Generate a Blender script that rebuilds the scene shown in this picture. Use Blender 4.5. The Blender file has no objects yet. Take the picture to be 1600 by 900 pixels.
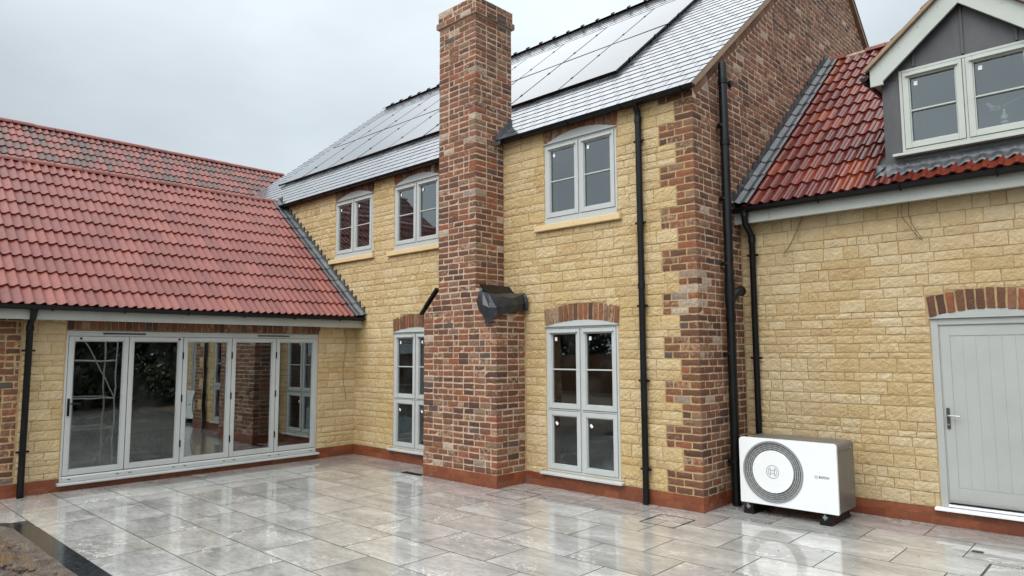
import bpy, math, random
from mathutils import Vector, Matrix, noise
K = 1.2                      # plan units -> metres
R = math.radians
random.seed(7)
S = bpy.context.scene
COL = S.collection

# ------------------------------------------------------------------ camera
cam = bpy.data.cameras.new('camera'); camo = bpy.data.objects.new('camera', cam); COL.objects.link(camo)
cam.sensor_width = 36; cam.lens = 24.227; cam.clip_start = .05; cam.clip_end = 3000
yaw, pitch, roll = .7551, .0929, -.0049
f = Vector((-math.sin(yaw)*math.cos(pitch), math.cos(yaw)*math.cos(pitch), math.sin(pitch)))
r = Vector((math.cos(yaw), math.sin(yaw), 0)); u = r.cross(f)
r2 = r*math.cos(roll) + u*math.sin(roll); u2 = u*math.cos(roll) - r*math.sin(roll)
camo.matrix_world = Matrix(((r2.x, u2.x, -f.x, 3.3731*K), (r2.y, u2.y, -f.y, -6.3087*K), (r2.z, u2.z, -f.z, 1.5754*K), (0, 0, 0, 1)))
S.camera = camo

# ------------------------------------------------------------------ sky, sun, exposure
SUN_EL, SUN_DIR = 48, Vector((.22, -1, 0)).normalized()
world = bpy.data.worlds.new('World'); S.world = world; world.use_nodes = True
wn, wl = world.node_tree.nodes, world.node_tree.links
for n_ in list(wn): wn.remove(n_)
def N(t, nodes, **kw):
    n_ = nodes.new(t)
    for k_, v_ in kw.items():
        if hasattr(n_, k_): setattr(n_, k_, v_)
        else: n_.inputs[k_.replace('_', ' ')].default_value = v_
    return n_
out = N('ShaderNodeOutputWorld', wn); bg = N('ShaderNodeBackground', wn)
sky = N('ShaderNodeTexSky', wn, sky_type='NISHITA', sun_disc=False, sun_elevation=R(SUN_EL),
        sun_rotation=math.atan2(SUN_DIR.x, SUN_DIR.y), air_density=1.5, dust_density=6.0, ozone_density=1.0)
hs = N('ShaderNodeHueSaturation', wn, Saturation=.22, Value=1.0)
wl.new(sky.outputs[0], hs.inputs['Color'])
tc = N('ShaderNodeTexCoord', wn)
sep = N('ShaderNodeSeparateXYZ', wn); wl.new(tc.outputs['Generated'], sep.inputs[0])
# overcast deck: grey low down, much brighter overhead and on the sun's side
elr = N('ShaderNodeValToRGB', wn); wl.new(sep.outputs['Z'], elr.inputs[0])
e = elr.color_ramp; e.interpolation = 'EASE'
e.elements[0].position = 0.0; e.elements[0].color = (5.7, 6.3, 6.7, 1)
e.elements[1].position = 1.0; e.elements[1].color = (19, 20, 21, 1)
for p_, c_ in ((.30, (5.75, 6.45, 7.0)), (.46, (7.5, 8.3, 8.9)), (.66, (15.5, 16.3, 17))):
    x_ = e.elements.new(p_); x_.color = (*c_, 1)
dot = N('ShaderNodeVectorMath', wn, operation='DOT_PRODUCT'); wl.new(tc.outputs['Generated'], dot.inputs[0])
dot.inputs[1].default_value = (SUN_DIR.x*.8, SUN_DIR.y*.8, .35)
mr = N('ShaderNodeMapRange', wn, interpolation_type='SMOOTHSTEP'); wl.new(dot.outputs['Value'], mr.inputs[0])
mr.inputs[1].default_value = -.1; mr.inputs[2].default_value = .9; mr.inputs[3].default_value = 1.0; mr.inputs[4].default_value = 2.3
nz = N('ShaderNodeTexNoise', wn, Scale=1.7, Detail=5.0, Roughness=.5)
mp = N('ShaderNodeMapping', wn); mp.inputs['Scale'].default_value = (1, 1, 2.2); mp.inputs['Location'].default_value = (3.1, 1.2, .4)
wl.new(tc.outputs['Generated'], mp.inputs[0]); wl.new(mp.outputs[0], nz.inputs['Vector'])
cr = N('ShaderNodeMapRange', wn); wl.new(nz.outputs[0], cr.inputs[0])
cr.inputs[1].default_value = .3; cr.inputs[2].default_value = .7; cr.inputs[3].default_value = .83; cr.inputs[4].default_value = 1.2
# a lighter patch of cloud low over the roof
d2 = N('ShaderNodeVectorMath', wn, operation='DOT_PRODUCT'); wl.new(tc.outputs['Generated'], d2.inputs[0])
d2.inputs[1].default_value = tuple(Vector((-.60, .70, .38)).normalized())
m2 = N('ShaderNodeMapRange', wn, interpolation_type='SMOOTHSTEP'); wl.new(d2.outputs['Value'], m2.inputs[0])
m2.inputs[1].default_value = .72; m2.inputs[2].default_value = 1.0; m2.inputs[3].default_value = .92; m2.inputs[4].default_value = 1.22
a1 = N('ShaderNodeMath', wn, operation='MULTIPLY'); wl.new(mr.outputs[0], a1.inputs[0]); wl.new(cr.outputs[0], a1.inputs[1])
a2 = N('ShaderNodeMath', wn, operation='MULTIPLY'); wl.new(a1.outputs[0], a2.inputs[0]); wl.new(m2.outputs[0], a2.inputs[1])
vm = N('ShaderNodeVectorMath', wn, operation='SCALE'); wl.new(elr.outputs[0], vm.inputs[0]); wl.new(a2.outputs[0], vm.inputs['Scale'])
mx = N('ShaderNodeMix', wn, data_type='RGBA'); mx.inputs[0].default_value = .93
wl.new(hs.outputs[0], mx.inputs[6]); wl.new(vm.outputs[0], mx.inputs[7])
wl.new(mx.outputs[2], bg.inputs[0]); bg.inputs[1].default_value = .1
wl.new(bg.outputs[0], out.inputs[0])
sun = bpy.data.lights.new('sun', 'SUN'); sun.energy = 1.3; sun.angle = R(40); sun.color = (1, .95, .88)
suno = bpy.data.objects.new('sun', sun); COL.objects.link(suno)
sd = Vector((SUN_DIR.x*math.cos(R(SUN_EL)), SUN_DIR.y*math.cos(R(SUN_EL)), math.sin(R(SUN_EL))))
suno.rotation_euler = sd.to_track_quat('Z', 'Y').to_euler()
S.view_settings.view_transform = 'Standard'; S.view_settings.look = 'None'
S.view_settings.exposure = 0.0; S.view_settings.gamma = 1; S.view_settings.use_curve_mapping = False
S.cycles.max_bounces = 8; S.cycles.transparent_max_bounces = 12; S.cycles.use_denoising = True
S.cycles.caustics_reflective = False; S.cycles.caustics_refractive = False
S.cycles.sample_clamp_indirect = 6

# ------------------------------------------------------------------ materials
M = {}
def mat(name):
    m = bpy.data.materials.new(name); m.use_nodes = True; M[name] = m
    nt = m.node_tree; b = nt.nodes['Principled BSDF']
    return m, nt.nodes, nt.links, b
def objco(n, l, scale=(1, 1, 1)):
    t = N('ShaderNodeTexCoord', n); p_ = N('ShaderNodeMapping', n); p_.inputs['Scale'].default_value = scale
    l.new(t.outputs['Object'], p_.inputs[0]); return p_.outputs[0]
def noise_n(n, l, co, scale, detail=4, rough=.55):
    q = N('ShaderNodeTexNoise', n, Scale=scale, Detail=detail, Roughness=rough); l.new(co, q.inputs['Vector']); return q.outputs[0]
def ramp(n, l, src, stops, interp='LINEAR'):
    q = N('ShaderNodeValToRGB', n); l.new(src, q.inputs[0]); c = q.color_ramp; c.interpolation = interp
    while len(c.elements) > 1: c.elements.remove(c.elements[-1])
    for i, (p_, col_) in enumerate(stops):
        x_ = c.elements[0] if i == 0 else c.elements.new(p_)
        x_.position = p_; x_.color = (*col_, 1) if len(col_) == 3 else col_
    return q.outputs[0]
def mixc(n, l, fac, a, b, mode='MIX'):
    q = N('ShaderNodeMix', n, data_type='RGBA', blend_type=mode)
    for s_, i in ((fac, 0), (a, 6), (b, 7)):
        if hasattr(s_, 'is_output'): l.new(s_, q.inputs[i])
        else: q.inputs[i].default_value = s_ if i == 0 else (*s_, 1)
    return q.outputs[2]
def rng(n, l, src, a, b, c, d):
    q = N('ShaderNodeMapRange', n); l.new(src, q.inputs[0])
    for i, v_ in enumerate((a, b, c, d)): q.inputs[i+1].default_value = v_
    return q.outputs[0]
def bump(n, l, b, h, dist, strength=1.0):
    q = N('ShaderNodeBump', n, Strength=strength, Distance=dist); l.new(h, q.inputs['Height']); l.new(q.outputs[0], b.inputs['Normal'])
def attr(n): return N('ShaderNodeAttribute', n, attribute_name='rnd').outputs['Fac']
def math_n(n, l, op, a, b=0.0):
    q = N('ShaderNodeMath', n, operation=op)
    for i, s_ in enumerate((a, b)):
        if hasattr(s_, 'is_output'): l.new(s_, q.inputs[i])
        else: q.inputs[i].default_value = s_
    return q.outputs[0]
def frac(n, l, src, k): return math_n(n, l, 'FRACT', math_n(n, l, 'MULTIPLY', src, k))

def plain(name, col_, rough=.5, metal=0.0, var=.0, scale=8, bmp=0.0, spec=.5):
    m, n, l, b = mat(name)
    b.inputs['Roughness'].default_value = rough; b.inputs['Metallic'].default_value = metal; b.inputs['Specular IOR Level'].default_value = spec
    b.inputs['Base Color'].default_value = (*col_, 1)
    if var or bmp:
        co = objco(n, l); q = noise_n(n, l, co, scale, 6, .6)
        if var:
            l.new(ramp(n, l, q, [(.3, tuple(c*(1-var) for c in col_)), (.7, tuple(min(1, c*(1+var)) for c in col_))]), b.inputs['Base Color'])
            l.new(rng(n, l, q, .3, .7, max(.02, rough-.1), min(1, rough+.12)), b.inputs['Roughness'])
        if bmp: bump(n, l, b, noise_n(n, l, co, scale*6, 4), bmp)
    return m

def brick_mat(name, stops, smear=(.47, .33, .23), samt=.6):
    m, n, l, b = mat(name); a = attr(n); co = objco(n, l)
    base = ramp(n, l, a, stops)
    q1 = noise_n(n, l, co, 26, 5, .65); q2 = noise_n(n, l, co, 90, 3, .6)
    base = mixc(n, l, rng(n, l, q1, .35, .7, 0, .55), base, (.055, .03, .028))
    lim = rng(n, l, frac(n, l, a, 13.7), .35, 1.0, .72, .43)          # every brick keeps its own amount of old lime
    q3 = noise_n(n, l, co, 18, 7, .72)
    k_ = math_n(n, l, 'MULTIPLY', rng(n, l, math_n(n, l, 'SUBTRACT', q3, lim), 0, .12, 0, 1), samt)
    base = mixc(n, l, k_, base, smear)
    l.new(base, b.inputs['Base Color']); b.inputs['Roughness'].default_value = .82
    h = math_n(n, l, 'ADD', q1, math_n(n, l, 'MULTIPLY', q2, .5)); bump(n, l, b, h, .012)
    return m
brick_mat('old_brick', [(0, (.070, .032, .018)), (.05, (.095, .040, .020)), (.22, (.135, .055, .025)), (.45, (.18, .074, .032)), (.62, (.22, .080, .033)),
                        (.76, (.275, .083, .033)), (.84, (.21, .105, .055)), (.90, (.25, .155, .09)), (.945, (.16, .075, .045)), (.955, (.09, .066, .058)), (.97, (.08, .06, .055)), (.975, (.50, .41, .31)), (.988, (.46, .36, .27)), (1, (.16, .065, .03))],
          smear=(.42, .29, .185), samt=.62)
brick_mat('gable_brick', [(0, (.055, .025, .015)), (.2, (.12, .048, .023)), (.5, (.17, .068, .031)), (.75, (.215, .082, .036)), (.90, (.25, .135, .075)), (.965, (.07, .04, .03)), (.975, (.46, .37, .28)), (1, (.36, .28, .21))],
          smear=(.42, .30, .20), samt=.5)
def engineering():
    m, n, l, b = mat('plinth_brick'); a = attr(n); co = objco(n, l)
    q = noise_n(n, l, co, 14, 5)
    base = ramp(n, l, a, [(0, (.15, .040, .015)), (.5, (.20, .054, .019)), (1, (.25, .074, .027))])
    base = mixc(n, l, rng(n, l, q, .35, .75, 0, .5), base, (.11, .026, .014))
    base = mixc(n, l, rng(n, l, noise_n(n, l, co, 30, 6, .7), .68, .74, 0, .3), base, (.42, .30, .24))
    l.new(base, b.inputs['Base Color']); l.new(rng(n, l, q, .3, .7, .28, .55), b.inputs['Roughness']); bump(n, l, b, q, .003)
engineering()
def stone_mat(name, stops):
    m, n, l, b = mat(name); a = attr(n); co = objco(n, l)
    base = ramp(n, l, a, stops)
    q = noise_n(n, l, co, 9, 8, .7); q2 = noise_n(n, l, co, 60, 5, .7)
    base = mixc(n, l, rng(n, l, q, .3, .7, .0, .55), base, (.36, .23, .085))
    base = mixc(n, l, rng(n, l, q2, .5, .8, 0, .5), base, (.66, .52, .31))
    vz = N('ShaderNodeTexVoronoi', n, Scale=70.0); l.new(co, vz.inputs['Vector'])
    base = mixc(n, l, rng(n, l, vz.outputs['Distance'], .05, .16, .45, 0), base, (.16, .10, .045))
    big = noise_n(n, l, co, 1.1, 4)
    base = mixc(n, l, rng(n, l, big, .35, .65, .0, .30), base, (.70, .60, .43))
    l.new(base, b.inputs['Base Color']); b.inputs['Roughness'].default_value = .88
    q4 = noise_n(n, l, co, 26, 6, .7)
    bump(n, l, b, math_n(n, l, 'ADD', math_n(n, l, 'MULTIPLY', q4, 1.2), math_n(n, l, 'MULTIPLY', q2, .5)), .026)
stone_mat('lime_stone', [(0, (.52, .35, .145)), (.25, (.58, .405, .175)), (.5, (.62, .45, .21)), (.75, (.64, .475, .24)), (.95, (.67, .52, .29)), (1, (.52, .33, .14))])
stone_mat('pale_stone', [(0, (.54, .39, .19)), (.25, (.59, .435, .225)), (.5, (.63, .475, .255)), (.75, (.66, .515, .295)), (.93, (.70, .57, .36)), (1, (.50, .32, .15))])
plain('plinth_mortar', (.15, .065, .04), .9, var=.2, scale=10)
plain('stone_mortar', (.40, .275, .135), .95, var=.22, scale=10, bmp=.004)
plain('brick_mortar', (.45, .325, .235), .95, var=.25, scale=10, bmp=.004)
plain('gable_mortar', (.47, .34, .235), .95, var=.25, scale=10, bmp=.004)
plain('plaster', (.22, .21, .20), .9, var=.1, scale=2)
plain('floor_screed', (.13, .125, .12), .7, var=.2, scale=2)
plain('frame_paint', (.425, .44, .425), .38, var=.04, scale=3)
plain('door_paint', (.36, .37, .35), .42, var=.04, scale=3)
plain('fascia_paint', (.37, .385, .35), .45, var=.07, scale=4)
plain('dormer_paint', (.42, .44, .40), .42, var=.05, scale=4)
plain('black_plastic', (.004, .0042, .005), .38, var=.25, scale=5, spec=.28)
plain('seal', (.012, .012, .013), .6)
plain('sticker_paper', (.78, .78, .78), .7)
plain('cast_sill', (.60, .45, .245), .85, var=.08, scale=14, bmp=.002)
plain('timber', (.27, .19, .115), .75, var=.2, scale=9, bmp=.003)
plain('white_enamel', (.74, .755, .75), .30, var=.015, scale=2)
plain('grey_enamel', (.15, .146, .138), .35, metal=.35, var=.08, scale=4)
plain('ring_plastic', (.42, .425, .43), .4)
plain('surround_plastic', (.24, .245, .25), .4)
plain('print_black', (.03, .03, .032), .5)
plain('print_grey', (.16, .17, .175), .5)
plain('steel', (.55, .55, .54), .28, metal=1.0)
plain('dark_steel', (.07, .07, .07), .4, metal=.5)
plain('cable_sheath', (.12, .085, .05), .6)
plain('soil', (.135, .10, .072), .5, var=.55, scale=7, bmp=.09)
plain('ground_soil', (.13, .095, .06), .85, var=.4, scale=.8, bmp=.03)
plain('pink_rubber', (.55, .25, .30), .5)
plain('bottle_white', (.70, .71, .72), .4)
plain('fence_wood', (.19, .105, .058), .8, var=.3, scale=6)
plain('bark', (.08, .06, .045), .9, var=.3, scale=6)
plain('roof_deck', (.018, .017, .017), .8)
plain('tape', (.35, .37, .38), .5)
def lead():
    m, n, l, b = mat('lead'); co = objco(n, l)
    q = noise_n(n, l, co, 5, 7, .65); q2 = noise_n(n, l, co, 40, 4)
    base = ramp(n, l, q, [(.3, (.045, .05, .055)), (.55, (.085, .09, .095)), (.75, (.16, .165, .165))])
    base = mixc(n, l, rng(n, l, q2, .62, .75, 0, .35), base, (.33, .34, .33))
    l.new(base, b.inputs['Base Color']); b.inputs['Metallic'].default_value = .35
    l.new(rng(n, l, q, .3, .7, .3, .55), b.inputs['Roughness']); bump(n, l, b, q, .012)
lead()
def lead_sheet():
    m, n, l, b = mat('lead_sheet'); co = objco(n, l, (1, 1, .35))
    q = noise_n(n, l, co, 4, 7, .65)
    l.new(ramp(n, l, q, [(.3, (.050, .050, .052)), (.6, (.075, .075, .076)), (.8, (.12, .12, .12))]), b.inputs['Base Color'])
    b.inputs['Metallic'].default_value = .25; b.inputs['Roughness'].default_value = .5; bump(n, l, b, q, .006)
lead_sheet()
def slate():
    m, n, l, b = mat('slate'); a = attr(n); co = objco(n, l)
    q = noise_n(n, l, co, 7, 6, .6)
    base = ramp(n, l, a, [(0, (.040, .044, .052)), (.5, (.062, .066, .076)), (1, (.10, .105, .115))])
    base = mixc(n, l, rng(n, l, q, .3, .7, 0, .4), base, (.10, .105, .11))
    l.new(base, b.inputs['Base Color']); b.inputs['Specular IOR Level'].default_value = .7
    l.new(math_n(n, l, 'ADD', rng(n, l, q, .3, .7, .10, .26), math_n(n, l, 'MULTIPLY', a, .10)), b.inputs['Roughness'])
    b.inputs['Coat Weight'].default_value = .8; b.inputs['Coat Roughness'].default_value = .10; b.inputs['Coat IOR'].default_value = 1.5
    bump(n, l, b, q, .003)
slate()
def tile_mat(name, stops, rough, coat, crough=.18, spec=.5):
    m, n, l, b = mat(name); a = attr(n); co = objco(n, l)
    q = noise_n(n, l, co, 5, 6, .6)
    base = ramp(n, l, a, stops)
    base = mixc(n, l, rng(n, l, q, .35, .7, 0, .35), base, (.09, .022, .016))
    l.new(base, b.inputs['Base Color'])
    l.new(rng(n, l, noise_n(n, l, co, 12, 4), .3, .7, rough-.06, rough+.1), b.inputs['Roughness'])
    b.inputs['Specular IOR Level'].default_value = spec; b.inputs['Coat Weight'].default_value = coat; b.inputs['Coat Roughness'].default_value = crough
    bump(n, l, b, noise_n(n, l, co, 60, 3), .002)
tile_mat('red_tile', [(0, (.145, .031, .022)), (.5, (.175, .040, .028)), (1, (.215, .054, .036))], .42, .14, .18, .32)
tile_mat('wet_tile', [(0, (.075, .010, .007)), (.5, (.10, .014, .008)), (.85, (.135, .022, .010)), (1, (.20, .042, .016))], .20, .22, .05, .25)
tile_mat('mottled_tile', [(0, (.045, .031, .027)), (.24, (.065, .038, .031)), (.48, (.13, .042, .031)), (.75, (.18, .046, .033)), (1, (.22, .052, .036))], .42, .14, .18, .32)
def panel_glass():
    m, n, l, b = mat('panel_glass'); co = objco(n, l)
    b.inputs['Base Color'].default_value = (.006, .007, .011, 1)
    l.new(rng(n, l, noise_n(n, l, co, 1.2, 4), .3, .7, .05, .12), b.inputs['Roughness'])
    b.inputs['Specular IOR Level'].default_value = .8; b.inputs['Coat Weight'].default_value = .34; b.inputs['Coat Roughness'].default_value = .04
panel_glass()
def glass(name, gain, tint):
    m = bpy.data.materials.new(name); m.use_nodes = True; M[name] = m
    n, l = m.node_tree.nodes, m.node_tree.links; n.remove(n['Principled BSDF'])
    o = n['Material Output']; fr = N('ShaderNodeFresnel', n, IOR=1.52)
    g = N('ShaderNodeBsdfGlossy', n, Roughness=0.0); g.inputs['Color'].default_value = (.88, .95, .95, 1)
    t = N('ShaderNodeBsdfTransparent', n); t.inputs['Color'].default_value = (*tint, 1)
    k = math_n(n, l, 'MINIMUM', math_n(n, l, 'MULTIPLY', fr.outputs[0], gain), 1.0)
    x = N('ShaderNodeMixShader', n); l.new(k, x.inputs[0]); l.new(t.outputs[0], x.inputs[1]); l.new(g.outputs[0], x.inputs[2])
    # dust and dried rain on panes of a house still being finished
    cd_ = objco(n, l); df_ = N('ShaderNodeBsdfDiffuse', n); df_.inputs['Color'].default_value = (.42, .42, .41, 1)
    sm = math_n(n, l, 'ADD', rng(n, l, noise_n(n, l, cd_, 2.2, 6, .68), .48, .74, .0, .045), rng(n, l, noise_n(n, l, cd_, 55, 3, .6), .67, .75, 0, .05))
    xx = N('ShaderNodeMixShader', n); l.new(sm, xx.inputs[0]); l.new(x.outputs[0], xx.inputs[1]); l.new(df_.outputs[0], xx.inputs[2])
    l.new(xx.outputs[0], o.inputs[0])
    # gentle waviness of sealed units
    co = objco(n, l); bp = N('ShaderNodeBump', n, Strength=.25, Distance=.004); l.new(noise_n(n, l, co, 1.3, 2), bp.inputs['Height']); l.new(bp.outputs[0], g.inputs['Normal'])
glass('window_glass', 3.2, (.80, .83, .82)); glass('door_glass', 6.5, (.5, .53, .52))
def paving():
    m, n, l, b = mat('porcelain'); a = attr(n); co0 = objco(n, l)
    off = N('ShaderNodeVectorMath', n, operation='ADD'); l.new(co0, off.inputs[0])
    cx = N('ShaderNodeCombineXYZ', n); l.new(math_n(n, l, 'MULTIPLY', a, 41.0), cx.inputs[0]); l.new(math_n(n, l, 'MULTIPLY', a, 17.0), cx.inputs[2]); l.new(cx.outputs[0], off.inputs[1])
    ms = N('ShaderNodeMapping', n); ms.inputs['Scale'].default_value = (.8, 2.0, 1); l.new(off.outputs[0], ms.inputs[0]); co = ms.outputs[0]
    q = noise_n(n, l, co, 1.6, 8, .62)
    fine = noise_n(n, l, co, 14, 6, .7)
    base = ramp(n, l, q, [(.28, (.20, .20, .19)), (.42, (.33, .325, .305)), (.55, (.42, .41, .385)), (.72, (.55, .54, .51))])
    base = mixc(n, l, rng(n, l, fine, .42, .75, 0, .55), base, (.13, .122, .11))
    base = mixc(n, l, rng(n, l, noise_n(n, l, co0, .35, 3), .48, .66, 0, .28), base, (.38, .325, .25))
    base = mixc(n, l, 1.0, base, ramp(n, l, frac(n, l, a, 7.3), [(0, (.87, .87, .87)), (.5, (.97, .97, .97)), (1, (1.05, 1.05, 1.05))]), 'MULTIPLY')
    # pale crackle veins: a warped ridge, only here and there
    wv = N('ShaderNodeTexNoise', n, Scale=1.1, Detail=6.0, Roughness=.68, Distortion=.8); l.new(off.outputs[0], wv.inputs['Vector'])
    rid = math_n(n, l, 'ABSOLUTE', math_n(n, l, 'SUBTRACT', wv.outputs[0], .5))
    v1 = rng(n, l, rid, 0, .008, 1, 0)
    v1 = math_n(n, l, 'MULTIPLY', v1, rng(n, l, noise_n(n, l, off.outputs[0], 1.9, 3), .47, .58, 0, .9))
    base = mixc(n, l, v1, base, (.74, .73, .70))
    l.new(base, b.inputs['Base Color'])
    wet = noise_n(n, l, co0, .55, 5, .6)
    l.new(rng(n, l, wet, .35, .7, .12, .30), b.inputs['Roughness'])
    b.inputs['Specular IOR Level'].default_value = .32
    b.inputs['Coat Weight'].default_value = .85; b.inputs['Coat IOR'].default_value = 1.36
    l.new(rng(n, l, wet, .45, .72, .004, .035), b.inputs['Coat Roughness'])
    bp = N('ShaderNodeBump', n, Strength=.35, Distance=.002); l.new(noise_n(n, l, co0, 3.5, 3), bp.inputs['Height'])
    l.new(bp.outputs[0], b.inputs['Coat Normal']); 
    bp2 = N('ShaderNodeBump', n, Strength=.6, Distance=.002); l.new(fine, bp2.inputs['Height']); l.new(bp2.outputs[0], b.inputs['Normal'])
paving()
plain('grout', (.022, .021, .019), .8)
plain('granite', (.018, .019, .021), .10, var=.3, scale=20, spec=.6)
def water():
    m, n, l, b = mat('muddy_water'); b.inputs['Base Color'].default_value = (.10, .066, .040, 1); b.inputs['Roughness'].default_value = .05; b.inputs['Specular IOR Level'].default_value = .3
water()
def fabric():
    m, n, l, b = mat('black_sheet'); co = objco(n, l)
    q = noise_n(n, l, co, 10, 5, .6)
    l.new(ramp(n, l, q, [(.3, (.008, .010, .012)), (.7, (.028, .033, .039))]), b.inputs['Base Color']); b.inputs['Roughness'].default_value = .38
    bump(n, l, b, q, .012)
fabric()
def leaf():
    m, n, l, b = mat('leaves'); a = attr(n)
    l.new(ramp(n, l, a, [(0, (.016, .026, .011)), (.5, (.028, .044, .018)), (1, (.048, .066, .026))]), b.inputs['Base Color']); b.inputs['Roughness'].default_value = .6
leaf()

# ------------------------------------------------------------------ mesh builder
class MB:
    def __init__(s): s.v, s.f, s.m, s.r = [], [], [], []
    def add(s, pts, faces, mat=0, rnd=.5):
        o = len(s.v); s.v += [tuple(p) for p in pts]
        for fc in faces: s.f.append([o+i for i in fc]); s.m.append(mat); s.r.append(rnd)
    def box(s, x0, x1, y0, y1, z0, z1, mat=0, rnd=.5):
        p = [(x, y, z) for z in (z0, z1) for y in (y0, y1) for x in (x0, x1)]
        s.add(p, [(0, 2, 3, 1), (4, 5, 7, 6), (0, 1, 5, 4), (2, 6, 7, 3), (0, 4, 6, 2), (1, 3, 7, 5)], mat, rnd)
    def fbox(s, F, u0, u1, v0, v1, n0, n1, mat=0, rnd=.5):
        p = [F(u_, v_, n_) for n_ in (n0, n1) for v_ in (v0, v1) for u_ in (u0, u1)]
        s.add(p, [(0, 2, 3, 1), (4, 5, 7, 6), (0, 1, 5, 4), (2, 6, 7, 3), (0, 4, 6, 2), (1, 3, 7, 5)], mat, rnd)
    def prism(s, F, poly, n0, n1, mat=0, rnd=.5):
        k = len(poly); p = [F(a, b, n0) for a, b in poly] + [F(a, b, n1) for a, b in poly]
        s.add(p, [list(range(k))[::-1], list(range(k, 2*k))] + [(i, (i+1) % k, k+(i+1) % k, k+i) for i in range(k)], mat, rnd)
    def tube(s, pts, rad, seg=12, mat=0, rnd=.5, cap=True):
        pts = [Vector(p) for p in pts]; rings = []
        rads = rad if isinstance(rad, (list, tuple)) else [rad]*len(pts)
        prev = None
        for i, p in enumerate(pts):
            t = (pts[min(i+1, len(pts)-1)] - pts[max(i-1, 0)]).normalized()
            if prev is None: a = t.orthogonal().normalized()
            else: a = (prev - t*prev.dot(t)).normalized()
            prev = a; b = t.cross(a)
            rings.append([p + (a*math.cos(2*math.pi*j/seg) + b*math.sin(2*math.pi*j/seg))*rads[i] for j in range(seg)])
        v = [q for rg in rings for q in rg]; fc = []
        for i in range(len(pts)-1):
            for j in range(seg): fc.append((i*seg+j, i*seg+(j+1) % seg, (i+1)*seg+(j+1) % seg, (i+1)*seg+j))
        if cap: fc += [list(range(seg))[::-1], list(range((len(pts)-1)*seg, len(pts)*seg))]
        s.add(v, fc, mat, rnd)
    def block(s, F, c, out, nu, nv, ju, jn, drop, mat=0, rnd=.5, back=-.006):
        # one rough-faced brick or stone between four corners c (u, v), ccw
        rows = []
        W = max(nu, 1); H = max(nv, 1)
        for j in range(H+1):
            row = []
            for i in range(W+1):
                a, b = i/W, j/H
                uu = (c[0][0]*(1-a)+c[1][0]*a)*(1-b) + (c[3][0]*(1-a)+c[2][0]*a)*b
                vv = (c[0][1]*(1-a)+c[1][1]*a)*(1-b) + (c[3][1]*(1-a)+c[2][1]*a)*b
                edge = i in (0, W) or j in (0, H)
                uu += random.uniform(-ju, ju); vv += random.uniform(-ju, ju)
                row.append((uu, vv, out + (random.uniform(-drop, -drop*.25) if edge else random.uniform(-jn, jn))))
            rows.append(row)
        pts = [F(*q) for row in rows for q in row]; k = W+1
        fc = [(j*k+i, j*k+i+1, (j+1)*k+i+1, (j+1)*k+i) for j in range(H) for i in range(W)]
        loop = [(0, i) for i in range(W)] + [(j, W) for j in range(H)] + [(H, i) for i in range(W, 0, -1)] + [(j, 0) for j in range(H, 0, -1)]
        o = len(pts); pts += [F(rows[j][i][0], rows[j][i][1], back) for j, i in loop]; L = len(loop)
        for q in range(L):
            j0, i0 = loop[q]; j1, i1 = loop[(q+1) % L]
            fc.append((j1*k+i1, j0*k+i0, o+q, o+(q+1) % L))
        s.add(pts, fc, mat, rnd)
    def build(s, name, mats, parent=None, smooth=False, bevel=0, origin=None):
        me = bpy.data.meshes.new(name)
        o3 = Vector(origin) if origin else Vector((0, 0, 0))
        me.from_pydata([tuple((Vector(p)-o3)*K) for p in s.v], [], s.f)
        for mm in (mats if isinstance(mats, (list, tuple)) else [mats]): me.materials.append(M[mm])
        me.polygons.foreach_set('material_index', s.m)
        me.attributes.new('rnd', 'FLOAT', 'FACE').data.foreach_set('value', s.r)
        if smooth: me.polygons.foreach_set('use_smooth', [True]*len(s.f))
        me.update()
        ob = bpy.data.objects.new(name, me); COL.objects.link(ob)
        ob.location = o3*K
        if parent: ob.parent = parent; ob.location = (o3 - Vector(world_of(parent)))*K
        if bevel:
            b = ob.modifiers.new('bevel', 'BEVEL'); b.width = bevel; b.segments = 2; b.limit_method = 'ANGLE'; b.angle_limit = R(40); b.harden_normals = False
        if smooth:
            try: me.set_sharp_from_angle(angle=R(38))
            except Exception: pass
        ob['_o'] = tuple(o3)
        return ob
def world_of(o): return o['_o'] if '_o' in o else (0, 0, 0)
def thing(name, label, cat, loc=(0, 0, 0), group=None):
    o = bpy.data.objects.new(name, None); COL.objects.link(o); o.location = Vector(loc)*K; o['_o'] = tuple(loc); o.empty_display_size = .2
    return tag(o, label, cat, group)
def tag(o, label=None, cat=None, group=None, kind=None):
    if label: o['label'] = label
    if cat: o['category'] = cat
    if group: o['group'] = group
    if kind: o['kind'] = kind
    return o
L, W2, CD = 5.99, 1.0226, .5
F_main = lambda a, b, n: (a, -n, b)             # front wall of the house, u = x, v = z
F_gab = lambda a, b, n: (n, a, b)               # right gable, u = y
F_wing = lambda a, b, n: (-L+n, a, b)           # side wing, u = y
F_gar = lambda a, b, n: (a, W2-n, b)            # garage wing, u = x
F_chf = lambda a, b, n: (a, -CD-n, b)           # chimney front

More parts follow.
